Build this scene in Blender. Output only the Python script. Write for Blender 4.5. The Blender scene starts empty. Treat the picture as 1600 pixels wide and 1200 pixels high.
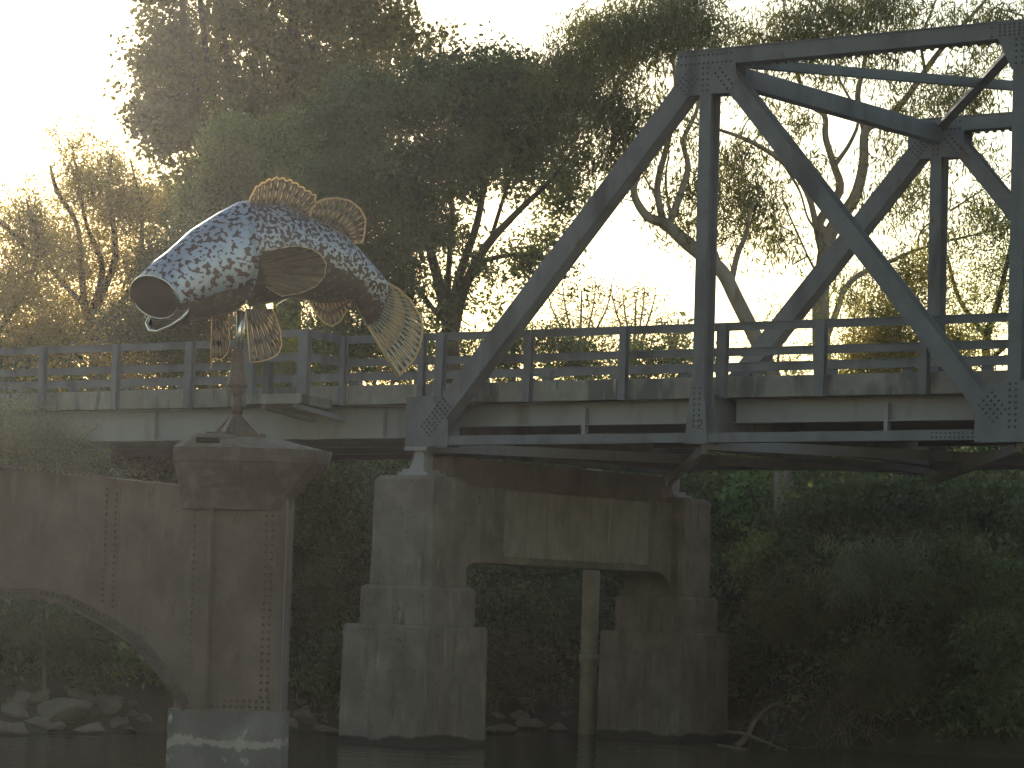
import bpy, math, random
import numpy as np
from mathutils import Vector, Matrix

# ------------------------------------------------------------------ camera, world, sun
SC = bpy.context.scene
COL = SC.collection
FPX, YAW, PIT, ROL = 5010.5, 0.6347, 0.0732, 0.0307
ZB = 4.96                      # underside of the truss bottom chord above the water
CAM = Vector((32.8362, -42.1685, ZB - 2.8445))
PL, TH, TW = 5.4904 + 0.0096, 6.19, 7.49     # panel length, truss height, truss spacing
fw = Vector((-math.sin(YAW) * math.cos(PIT), math.cos(YAW) * math.cos(PIT), math.sin(PIT)))
_rt = Vector((math.cos(YAW), math.sin(YAW), 0))
_up = _rt.cross(fw)
rt = math.cos(ROL) * _rt + math.sin(ROL) * _up
up = -math.sin(ROL) * _rt + math.cos(ROL) * _up
cam = bpy.data.cameras.new('camera'); camo = bpy.data.objects.new('camera', cam); COL.objects.link(camo)
cam.sensor_width = 36; cam.lens = 36 * FPX / 1600
cam.clip_start = 0.5; cam.clip_end = 3000
camo.matrix_world = Matrix(((rt.x, up.x, -fw.x, CAM.x), (rt.y, up.y, -fw.y, CAM.y), (rt.z, up.z, -fw.z, CAM.z), (0, 0, 0, 1)))
SC.camera = camo

def ray(px, py): return fw + rt * ((px - 800) / FPX) - up * ((py - 600) / FPX)
def at(px, py, d): return CAM + ray(px, py) * d                       # point at depth d
def onY(px, py, Y):
    r = ray(px, py); return CAM + r * ((Y - CAM.y) / r.y)
def plane(px, py, P, N):
    r = ray(px, py); return CAM + r * ((P - CAM).dot(N) / r.dot(N))
hf = Vector((-math.sin(YAW), math.cos(YAW), 0))
def UD(u, d, z=0.0): return Vector((CAM.x, CAM.y, 0)) + _rt * u + hf * d + Vector((0, 0, z))
def toUD(P): q = Vector((P[0] - CAM.x, P[1] - CAM.y, 0)); return q.dot(_rt), q.dot(hf)

SUN_EL = math.radians(11.0); SUN_AZ_LEFT = math.radians(9.6)          # left of the view direction
sd = (hf * math.cos(SUN_AZ_LEFT) - _rt * math.sin(SUN_AZ_LEFT)) * math.cos(SUN_EL) + Vector((0, 0, math.sin(SUN_EL)))
w = bpy.data.worlds.new('World'); SC.world = w; w.use_nodes = True
nt = w.node_tree; bg = nt.nodes['Background']
sky = nt.nodes.new('ShaderNodeTexSky'); sky.sky_type = 'NISHITA'; sky.sun_disc = False
sky.sun_elevation = SUN_EL; sky.sun_rotation = math.atan2(sd.x, sd.y)
sky.air_density = 1.3; sky.dust_density = 0.35; sky.ozone_density = 1.0
nt.links.new(sky.outputs[0], bg.inputs[0]); bg.inputs[1].default_value = 0.15
sl = bpy.data.lights.new('sun', 'SUN'); sl.energy = 5.0; sl.angle = math.radians(0.5); sl.color = (1, 0.88, 0.70)
so = bpy.data.objects.new('sun', sl); COL.objects.link(so)
so.rotation_euler = sd.to_track_quat('Z', 'Y').to_euler()
SC.view_settings.view_transform = 'Standard'; SC.view_settings.look = 'None'
SC.view_settings.exposure = 0.4; SC.view_settings.gamma = 1
SC.render.engine = 'CYCLES'
SC.cycles.use_denoising = True
SC.cycles.max_bounces = 6; SC.cycles.diffuse_bounces = 3; SC.cycles.glossy_bounces = 3
SC.cycles.transmission_bounces = 4; SC.cycles.volume_bounces = 0
SC.cycles.sample_clamp_indirect = 6

RNG = np.random.default_rng(7); random.seed(5)

# ------------------------------------------------------------------ materials
def mat(name, col, rough=0.7, metal=0.0, var=0.0, vscale=3.0, stretch=(1, 1, 1), bump=0.0, bscale=20.0, col2=None, thr=None, spec=0.5):
    m = bpy.data.materials.new(name); m.use_nodes = True
    n = m.node_tree.nodes; l = m.node_tree.links; b = n['Principled BSDF']
    b.inputs['Roughness'].default_value = rough; b.inputs['Metallic'].default_value = metal
    b.inputs['Specular IOR Level'].default_value = spec
    g = n.new('ShaderNodeNewGeometry'); mp = n.new('ShaderNodeMapping'); mp.inputs['Scale'].default_value = stretch
    l.new(g.outputs['Position'], mp.inputs['Vector'])
    t = n.new('ShaderNodeTexNoise'); t.inputs['Scale'].default_value = vscale; t.inputs['Detail'].default_value = 8
    t.inputs['Roughness'].default_value = 0.65
    l.new(mp.outputs[0], t.inputs['Vector'])
    r = n.new('ShaderNodeValToRGB'); l.new(t.outputs['Fac'], r.inputs[0])
    c = np.array(col)
    lo = c * (1 - var); hi = np.minimum(c * (1 + var), 1)
    if col2 is not None: lo = np.array(col2)
    a, z = thr if thr else (0.3, 0.7)
    r.color_ramp.elements[0].position = a; r.color_ramp.elements[1].position = z
    r.color_ramp.elements[0].color = (*lo, 1); r.color_ramp.elements[1].color = (*hi, 1)
    l.new(r.outputs[0], b.inputs['Base Color'])
    if bump:
        t2 = n.new('ShaderNodeTexNoise'); t2.inputs['Scale'].default_value = bscale; t2.inputs['Detail'].default_value = 6
        l.new(g.outputs['Position'], t2.inputs['Vector'])
        bp = n.new('ShaderNodeBump'); bp.inputs['Strength'].default_value = bump; bp.inputs['Distance'].default_value = 0.05
        l.new(t2.outputs['Fac'], bp.inputs['Height']); l.new(bp.outputs[0], b.inputs['Normal'])
    return m
def overlay(m, col, scale, stretch, a, z, detail=6, offs=(0, 0, 0)):
    """mix a second colour over the base colour where a stretched noise passes a threshold (stains, spots)"""
    n = m.node_tree.nodes; l = m.node_tree.links; b = n['Principled BSDF']
    src = b.inputs['Base Color'].links[0].from_socket
    g = n.new('ShaderNodeNewGeometry'); mp = n.new('ShaderNodeMapping'); mp.inputs['Scale'].default_value = stretch
    mp.inputs['Location'].default_value = offs
    l.new(g.outputs['Position'], mp.inputs['Vector'])
    t = n.new('ShaderNodeTexNoise'); t.inputs['Scale'].default_value = scale; t.inputs['Detail'].default_value = detail
    l.new(mp.outputs[0], t.inputs['Vector'])
    mr = n.new('ShaderNodeMapRange'); mr.inputs[1].default_value = a; mr.inputs[2].default_value = z
    l.new(t.outputs['Fac'], mr.inputs[0])
    mx = n.new('ShaderNodeMix'); mx.data_type = 'RGBA'
    l.new(mr.outputs[0], mx.inputs[0]); l.new(src, mx.inputs[6]); mx.inputs[7].default_value = (*col, 1)
    l.new(mx.outputs[2], b.inputs['Base Color'])
    return mr
def leafmat(name, c1, c2, trans=0.5):
    m = bpy.data.materials.new(name); m.use_nodes = True
    n = m.node_tree.nodes; l = m.node_tree.links; n.remove(n['Principled BSDF'])
    g = n.new('ShaderNodeNewGeometry'); r = n.new('ShaderNodeValToRGB')
    tn = n.new('ShaderNodeTexNoise'); tn.inputs['Scale'].default_value = .8; tn.inputs['Detail'].default_value = 2
    l.new(g.outputs['Position'], tn.inputs['Vector'])
    mr = n.new('ShaderNodeMapRange'); mr.inputs[1].default_value = .35; mr.inputs[2].default_value = .65; mr.inputs[3].default_value = -.25; mr.inputs[4].default_value = .55
    l.new(tn.outputs['Fac'], mr.inputs[0])
    ad = n.new('ShaderNodeMath'); ad.operation = 'MULTIPLY_ADD'; ad.inputs[1].default_value = .6
    l.new(g.outputs['Random Per Island'], ad.inputs[0]); l.new(mr.outputs[0], ad.inputs[2])
    l.new(ad.outputs[0], r.inputs[0])
    r.color_ramp.elements[0].color = (*c1, 1); r.color_ramp.elements[1].color = (*c2, 1)
    d = n.new('ShaderNodeBsdfDiffuse'); t = n.new('ShaderNodeBsdfTranslucent'); gl = n.new('ShaderNodeBsdfGlossy')
    gl.inputs['Roughness'].default_value = 0.45; gl.inputs['Color'].default_value = (.6, .6, .6, 1)
    for s in (d, t): l.new(r.outputs[0], s.inputs['Color'])
    br = n.new('ShaderNodeMix'); br.data_type = 'RGBA'; br.blend_type = 'MULTIPLY'; br.inputs[0].default_value = 1
    l.new(r.outputs[0], br.inputs[6]); br.inputs[7].default_value = (1.9, 1.7, 0.9, 1)
    l.new(br.outputs[2], t.inputs['Color'])
    mx = n.new('ShaderNodeMixShader'); mx.inputs[0].default_value = trans
    l.new(d.outputs[0], mx.inputs[1]); l.new(t.outputs[0], mx.inputs[2])
    m2 = n.new('ShaderNodeMixShader'); m2.inputs[0].default_value = 0.06
    l.new(mx.outputs[0], m2.inputs[1]); l.new(gl.outputs[0], m2.inputs[2])
    l.new(m2.outputs[0], n['Material Output'].inputs['Surface'])
    return m

STEEL = mat('painted_steel', (.145, .155, .168), .75, 0, .16, 2.2, bump=.08, bscale=14, spec=.3)
overlay(STEEL, (.16, .10, .07), 4.5, (1, 1, .6), .66, .74, offs=(5, 1, 3))
overlay(STEEL, (.085, .088, .092), 1.6, (1, 1, .25), .52, .72)
GIRD = mat('girder_paint', (.235, .235, .245), .55, 0, .10, 1.3, bump=.06, bscale=10)
overlay(GIRD, (.17, .165, .16), 2.0, (1.2, 1.2, .3), .56, .74)
RIVET = mat('rivet_dark', (.05, .055, .06), .5, 0, .2)  # rivet heads in a darker tone than the plates
CONC = mat('pier_concrete', (.160, .138, .118), .9, 0, .28, 1.6, bump=.35, bscale=9)
ov = overlay(CONC, (.11, .09, .07), 1.1, (1.3, 1.3, .7), .48, .72)
overlay(CONC, (.09, .075, .06), 3.4, (2.2, 2.2, .35), .56, .78, offs=(2, 6, 1))
overlay(CONC, (.25, .22, .185), 4.2, (2.2, 2.2, .35), .60, .82, offs=(9, 4, 2))
overlay(CONC, (.08, .075, .06), 13, (1, 1, 1), .63, .72, offs=(3, 1, 7))
KERB = mat('kerb_concrete', (.215, .205, .185), .9, 0, .18, 2.0, bump=.25, bscale=10)
overlay(KERB, (.10, .105, .10), 1.0, (1.1, 1.1, .5), .53, .60)
overlay(KERB, (.12, .12, .11), 2.6, (2.6, 2.6, .35), .60, .68, offs=(1, 7, 3))
overlay(KERB, (.30, .295, .27), 3.0, (3.0, 3.0, .5), .62, .80, offs=(5, 2, 8))
PANEL = mat('streaked_concrete', (.235, .215, .19), .9, 0, .2, 2.4, bump=.2, bscale=10)
overlay(PANEL, (.19, .17, .14), 3.0, (2.6, 2.6, .5), .50, .74)
overlay(PANEL, (.32, .305, .28), 4, (4, 4, .25), .60, .70, offs=(3, 3, 3))
IRON = mat('rusty_iron', (.135, .10, .083), .75, .1, .25, 1.4, bump=.22, bscale=16)
overlay(IRON, (.10, .065, .05), 1.1, (1, 1, .6), .5, .66)
overlay(IRON, (.175, .14, .118), 3.2, (2.2, 2.2, .5), .56, .84, offs=(1, 2, 3))
overlay(IRON, (.08, .055, .042), 6, (2, 2, .6), .62, .84, offs=(6, 2, 3))
IRONR = mat('rivet_iron', (.10, .072, .056), .6, .2, .3, 8)
EDGE = mat('edge_sky_sheen', (.14, .135, .13), .5, .2, .25, 3, stretch=(1, 1, .4))  # sky highlight on the pier's rounded corner, painted as a paler colour
IRONL = mat('weathered_cast_iron', (.085, .062, .052), .75, .05, .25, 2.5, bump=.35, bscale=14)
overlay(IRONL, (.13, .10, .082), 5, (1, 1, 1), .52, .74)
BASE = mat('pier_base_coating', (.14, .128, .12), .7, 0, .25, 2.0, bump=.3, bscale=18)
overlay(BASE, (.10, .095, .09), 2.0, (1, 1, .7), .48, .62)
overlay(BASE, (.34, .33, .32), 7, (1, 1, .6), .62, .74, offs=(4, 4, 1))
STAIN = mat('waterline_crust', (.55, .54, .50), .9, 0, .3, 9, bump=.3, bscale=30)
ROCK = mat('rock', (.165, .135, .11), .9, 0, .25, 1.8, bump=.5, bscale=5)
SOIL = mat('bank_soil', (.06, .05, .032), 1, 0, .4, 1.2, bump=.6, bscale=4)
BARKD = mat('dark_bark', (.075, .06, .045), .9, 0, .3, 6, bump=.4, bscale=20)
BARKP = mat('pale_bark', (.27, .225, .18), .8, 0, .2, 2.2, stretch=(1, 1, .4), bump=.2, bscale=12)
overlay(BARKP, (.17, .12, .08), 2.0, (1, 1, .35), .54, .64)
TWIG = mat('twig_bark', (.17, .13, .09), .9, 0, .2, 5)
DEADW = mat('dead_wood', (.13, .105, .085), .9, 0, .2, 5)
CHROME = mat('polished_stainless', (.78, .76, .70), .22, 1.0, .12, 9, bump=.05, bscale=30)
FINM = mat('fin_steel', (.24, .20, .165), .42, .7, .4, 14, bump=.25, bscale=26)
overlay(FINM, (.06, .045, .035), 12, (1, 1, 1), .52, .62)
SKIN = mat('mottled_fish_steel', (.37, .38, .41), .42, .85, .12, 6, bump=.25, bscale=16)
overlay(SKIN, (.085, .06, .052), 23, (1.0, 1.0, 1.0), .475, .52, detail=2.2)
overlay(SKIN, (.16, .12, .09), 3.1, (1, 1, 1), .60, .70, offs=(2, 2, 2))
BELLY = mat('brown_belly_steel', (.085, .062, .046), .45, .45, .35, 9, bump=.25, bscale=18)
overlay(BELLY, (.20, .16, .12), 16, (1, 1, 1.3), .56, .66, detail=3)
TAILM = mat('tail_steel', (.55, .52, .47), .40, .8, .35, 12, bump=.25, bscale=26)
HEADM = mat('mottled_head_steel', (.37, .40, .46), .44, .85, .10, 5, bump=.22, bscale=14)
overlay(HEADM, (.095, .062, .055), 15.0, (1.0, 1.0, 1.25), .52, .555, detail=2.0, offs=(7, 3, 5))
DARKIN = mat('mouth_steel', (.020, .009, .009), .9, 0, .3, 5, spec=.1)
MASTD = mat('mast_rust', (.11, .08, .07), .5, .6, .3, 8)
BRONZE = mat('bronze_fin', (.22, .165, .115), .45, .7, .35, 5, stretch=(1, 1, 3), bump=.2, bscale=18)

RIM = mat('rim_sun_glint', (.80, .64, .40), .38, 1.0, .12, 9)  # polished fin rims; backlit sun glint put into gold colour and translucency
_n = RIM.node_tree.nodes; _l = RIM.node_tree.links; _t = _n.new('ShaderNodeBsdfTranslucent'); _t.inputs['Color'].default_value = (1, .80, .48, 1)
_x = _n.new('ShaderNodeMixShader'); _x.inputs[0].default_value = .65; _l.new(_n['Principled BSDF'].outputs[0], _x.inputs[1]); _l.new(_t.outputs[0], _x.inputs[2]); _l.new(_x.outputs[0], _n['Material Output'].inputs['Surface'])
# water
WATER = bpy.data.materials.new('river_water'); WATER.use_nodes = True
n = WATER.node_tree.nodes; l = WATER.node_tree.links; b = n['Principled BSDF']
b.inputs['Base Color'].default_value = (.075, .062, .040, 1); b.inputs['Roughness'].default_value = .08; b.inputs['IOR'].default_value = 1.33
g = n.new('ShaderNodeNewGeometry'); t = n.new('ShaderNodeTexNoise'); t.inputs['Scale'].default_value = 1.3; t.inputs['Detail'].default_value = 4
bp = n.new('ShaderNodeBump'); bp.inputs['Strength'].default_value = .6; bp.inputs['Distance'].default_value = .08
l.new(g.outputs['Position'], t.inputs['Vector']); l.new(t.outputs['Fac'], bp.inputs['Height']); l.new(bp.outputs[0], b.inputs['Normal'])

LF = dict(
 poplar=leafmat('poplar_leaf', (.050, .058, .020), (.135, .135, .042), .5),
 dark=leafmat('dark_leaf', (.034, .056, .026), (.100, .132, .060), .40),
 olive=leafmat('olive_leaf', (.075, .105, .040), (.20, .235, .085), .48),
 euc=leafmat('gum_leaf', (.040, .055, .022), (.12, .125, .045), .48),
 gold=leafmat('golden_leaf', (.15, .13, .045), (.36, .29, .10), .65),
 yellow=leafmat('yellow_leaf', (.13, .13, .03), (.24, .21, .05), .6),
 silver=leafmat('silver_leaf', (.16, .16, .11), (.30, .28, .20), .4),
 bright=leafmat('bright_leaf', (.12, .24, .08), (.21, .38, .13), .5),
 bank=leafmat('bank_leaf', (.052, .078, .040), (.135, .175, .088), .4),
 brush=leafmat('brush_leaf', (.075, .075, .042), (.15, .145, .085), .4),
 grey=leafmat('grey_leaf', (.10, .13, .09), (.21, .26, .19), .4),
)

# ------------------------------------------------------------------ mesh helpers
def tag(o, label=None, cat=None, group=None, kind=None):
    for k, v in (('label', label), ('category', cat), ('group', group), ('kind', kind)):
        if v: o[k] = v
    return o
def link(name, me, parent=None):
    o = bpy.data.objects.new(name, me); COL.objects.link(o)
    if parent is not None:
        o.parent = parent
        o.matrix_parent_inverse = Matrix.Translation(-parent.location) if parent.type == 'EMPTY' else Matrix.Identity(4)
    return o
def empty(name, loc, label, cat, group=None):
    o = bpy.data.objects.new(name, None); o.location = loc; COL.objects.link(o); o.empty_display_size = .3
    return tag(o, label, cat, group)
class MB:
    def __init__(s): s.v = []; s.f = []; s.mi = []; s.m = 0
    def add(s, vs, fs):
        k = len(s.v); s.v += [tuple(x) for x in vs]; s.f += [tuple(i + k for i in f) for f in fs]; s.mi += [s.m] * len(fs)
    def beam(s, p0, p1, W, w_, N, d, caps=True):
        """box from p0 to p1, cross section w_ along W and d along N"""
        W = W.normalized() * (w_ / 2); N = N.normalized() * (d / 2)
        vs = [p + a * W + c * N for p in (p0, p1) for a, c in ((-1, -1), (1, -1), (1, 1), (-1, 1))]
        s.add(vs, [(3, 2, 1, 0), (4, 5, 6, 7), (0, 1, 5, 4), (1, 2, 6, 5), (2, 3, 7, 6), (3, 0, 4, 7)])
    def box(s, x0, x1, y0, y1, z0, z1):
        s.beam(Vector(((x0 + x1) / 2, (y0 + y1) / 2, z0)), Vector(((x0 + x1) / 2, (y0 + y1) / 2, z1)), Vector((1, 0, 0)), abs(x1 - x0), Vector((0, 1, 0)), abs(y1 - y0))
    def hsec(s, p0, p1, w_, d, t=.02):
        """rolled H section: flanges lie in planes of constant Y, w_ wide and d apart"""
        p0 = Vector(p0); p1 = Vector(p1); Y = Vector((0, 1, 0)); a = (p1 - p0).normalized(); S = a.cross(Y)
        for q in (-1, 1): s.beam(p0 + Y * q * (d / 2 - t / 2), p1 + Y * q * (d / 2 - t / 2), S, w_, Y, t)
        s.beam(p0, p1, S, t, Y, d - 2 * t)
    def tube(s, pts, rad, n=6, cap=True):
        pts = [Vector(p) for p in pts]; rad = rad if hasattr(rad, '__len__') else [rad] * len(pts)
        k = len(s.v); prev = None
        for i, p in enumerate(pts):
            t = (pts[min(i + 1, len(pts) - 1)] - pts[max(i - 1, 0)])
            t = t.normalized() if t.length > 1e-9 else Vector((0, 0, 1))
            if prev is None: a = t.orthogonal().normalized()
            else: a = (prev - t * prev.dot(t)); a = a.normalized() if a.length > 1e-6 else t.orthogonal().normalized()
            prev = a; b_ = t.cross(a)
            for j in range(n):
                th = 2 * math.pi * j / n
                s.v.append(tuple(p + (a * math.cos(th) + b_ * math.sin(th)) * rad[i]))
        m = len(pts)
        for i in range(m - 1):
            for j in range(n):
                s.f.append((k + i * n + j, k + i * n + (j + 1) % n, k + (i + 1) * n + (j + 1) % n, k + (i + 1) * n + j)); s.mi.append(s.m)
        if cap:
            s.f.append(tuple(k + j for j in range(n))[::-1]); s.f.append(tuple(k + (m - 1) * n + j for j in range(n))); s.mi += [s.m] * 2
    def dome(s, c, N, r):
        N = N.normalized(); a = N.orthogonal().normalized(); b_ = N.cross(a); vs = []
        for h, q in ((0, 1), (.6, .72)):
            for j in range(6):
                th = j * math.pi / 3; vs.append(c + (a * math.cos(th) + b_ * math.sin(th)) * r * q + N * r * h)
        vs.append(c + N * r * .85)
        fs = [(j, (j + 1) % 6, 6 + (j + 1) % 6, 6 + j) for j in range(6)] + [(6 + j, 6 + (j + 1) % 6, 12) for j in range(6)]
        s.add(vs, fs)
    def prism(s, poly, D):
        """extrude a planar polygon of Vectors by D"""
        k = len(poly); vs = list(poly) + [p + D for p in poly]
        s.add(vs, [tuple(range(k))[::-1], tuple(range(k, 2 * k))] + [(i, (i + 1) % k, k + (i + 1) % k, k + i) for i in range(k)])
    def build(s, name, mats, parent=None, smooth=False, bevel=0, solid=0):
        me = bpy.data.meshes.new(name); me.from_pydata(s.v, [], s.f)
        mats = mats if isinstance(mats, (list, tuple)) else [mats]
        for m in mats: me.materials.append(m)
        if len(mats) > 1: me.polygons.foreach_set('material_index', s.mi)
        if smooth: me.polygons.foreach_set('use_smooth', [True] * len(me.polygons))
        me.validate(); me.update(); o = link(name, me, parent)
        if solid:
            q = o.modifiers.new('solid', 'SOLIDIFY'); q.thickness = solid; q.offset = 0
        if bevel:
            q = o.modifiers.new('bevel', 'BEVEL'); q.width = bevel; q.segments = 2; q.limit_method = 'ANGLE'
        return o
def quads_obj(name, V, material, parent=None, k=4):
    """V: (n,k,3) array -> one mesh of n separate k-gons"""
    nq = len(V); me = bpy.data.meshes.new(name); me.vertices.add(nq * k); me.vertices.foreach_set('co', V.reshape(-1).astype(np.float32))
    me.loops.add(nq * k); me.loops.foreach_set('vertex_index', np.arange(nq * k, dtype=np.int32))
    me.polygons.add(nq); me.polygons.foreach_set('loop_start', np.arange(0, nq * k, k, dtype=np.int32))
    me.polygons.foreach_set('loop_total', np.full(nq, k, dtype=np.int32))
    me.materials.append(material); me.update(calc_edges=True); return link(name, me, parent)
def leaves(centres, sig, per, ln, wd, droop=0.0, flat=1.0):
    """rhombic leaves round the given centres"""
    c = np.repeat(np.asarray(centres), per, axis=0); N = len(c)
    s = np.repeat(np.asarray(sig), per) if hasattr(sig, '__len__') else sig
    off = RNG.normal(size=(N, 3)); off /= np.maximum(1, np.linalg.norm(off, axis=1, keepdims=True) / 2.0)
    off[:, 2] *= flat
    p = c + off * (s[:, None] if hasattr(s, '__len__') else s)
    a = RNG.normal(size=(N, 3)); a[:, 2] -= droop * 1.6; a /= np.linalg.norm(a, axis=1, keepdims=True)
    q = RNG.normal(size=(N, 3)); b_ = np.cross(a, q); b_ /= np.linalg.norm(b_, axis=1, keepdims=True) + 1e-9
    sc = RNG.uniform(.6, 1.3, (N, 1)); L_ = a * ln * sc; W_ = b_ * wd * sc / 2
    return np.stack([p, p + L_ * .5 + W_, p + L_, p + L_ * .5 - W_], axis=1)

# ------------------------------------------------------------------ terrain and water
SHX = [-60, -12, -7.4, -3.7, 0, 4.6, 5.6, 7.7, 14, 60]
SHD = [52, 52.5, 53.6, 57.5, 61.8, 61.5, 57.5, 55.6, 54, 50]
def hnoise(x, y): return .5 * math.sin(x * .9 + 1.3 * math.sin(y * .7)) + .3 * math.sin(y * 1.7 + x * .6) + .2 * math.sin(x * 3.1 - y * 2.3)
def ground(u, d):
    ds = float(np.interp(u, SHX, SHD)); t = (d - ds)
    if t >= -2:
        if t < 0: h = t * .5
        else: h = min(t, 1) * .35 + 4.1 * (1 - math.exp(-max(t - .3, 0) / 4.2)) + .02 * min(t, 60) + .22 * min(max(t - 9.5, 0), 5)
        return h + .12 * hnoise(u, d) * (1 if t > .4 else 0)
    if d < 6: return -1 + (6 - d) * .22 if d > -2 else .76 + .1 * hnoise(u * .3, d * .3)
    return -1.0
us = sorted(set(list(np.arange(-26, 26, .55)) + list(np.linspace(-600, -26, 24)) + list(np.linspace(26, 600, 24))))
ds_ = sorted(set([-600, -300, -120, -60, -30, -15, -8, -4, -2, 0, 2, 4, 6, 10, 20, 30, 40, 46] + list(np.arange(48, 80, .5)) + [84, 90, 100, 120, 150, 200, 300, 500, 900]))
mb = MB()
mb.v = [tuple(UD(u, d, ground(u, d))) for u in us for d in ds_]
nd = len(ds_); mb.f = [(i * nd + j, (i + 1) * nd + j, (i + 1) * nd + j + 1, i * nd + j + 1) for i in range(len(us) - 1) for j in range(nd - 1)]; mb.mi = [0] * len(mb.f)
tag(mb.build('ground', SOIL, smooth=True), kind='structure')
mb = MB(); q = [UD(-600, -300), UD(600, -300), UD(600, 120), UD(-600, 120)]
mb.add(q, [(0, 1, 2, 3)]); tag(mb.build('river_water', WATER), kind='structure')

def wetband(m, z, amp, col):
    n = m.node_tree.nodes; l = m.node_tree.links; b = n['Principled BSDF']; src = b.inputs['Base Color'].links[0].from_socket
    g = n.new('ShaderNodeNewGeometry'); sx = n.new('ShaderNodeSeparateXYZ'); l.new(g.outputs['Position'], sx.inputs[0])
    t = n.new('ShaderNodeTexNoise'); t.inputs['Scale'].default_value = 1.6; t.inputs['Detail'].default_value = 8; l.new(g.outputs['Position'], t.inputs['Vector'])
    q = n.new('ShaderNodeMath'); q.operation = 'MULTIPLY_ADD'; q.inputs[1].default_value = -amp; l.new(t.outputs['Fac'], q.inputs[0]); l.new(sx.outputs[2], q.inputs[2])
    mr = n.new('ShaderNodeMapRange'); mr.inputs[1].default_value = z + .02 - amp / 2; mr.inputs[2].default_value = z - .02 - amp / 2; l.new(q.outputs[0], mr.inputs[0])
    mx = n.new('ShaderNodeMix'); mx.data_type = 'RGBA'; l.new(mr.outputs[0], mx.inputs[0]); l.new(src, mx.inputs[6]); mx.inputs[7].default_value = (*col, 1)
    l.new(mx.outputs[2], b.inputs['Base Color'])
wetband(CONC, .13, .35, (.03, .026, .02)); wetband(ROCK, .05, .12, (.03, .027, .022))

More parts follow.
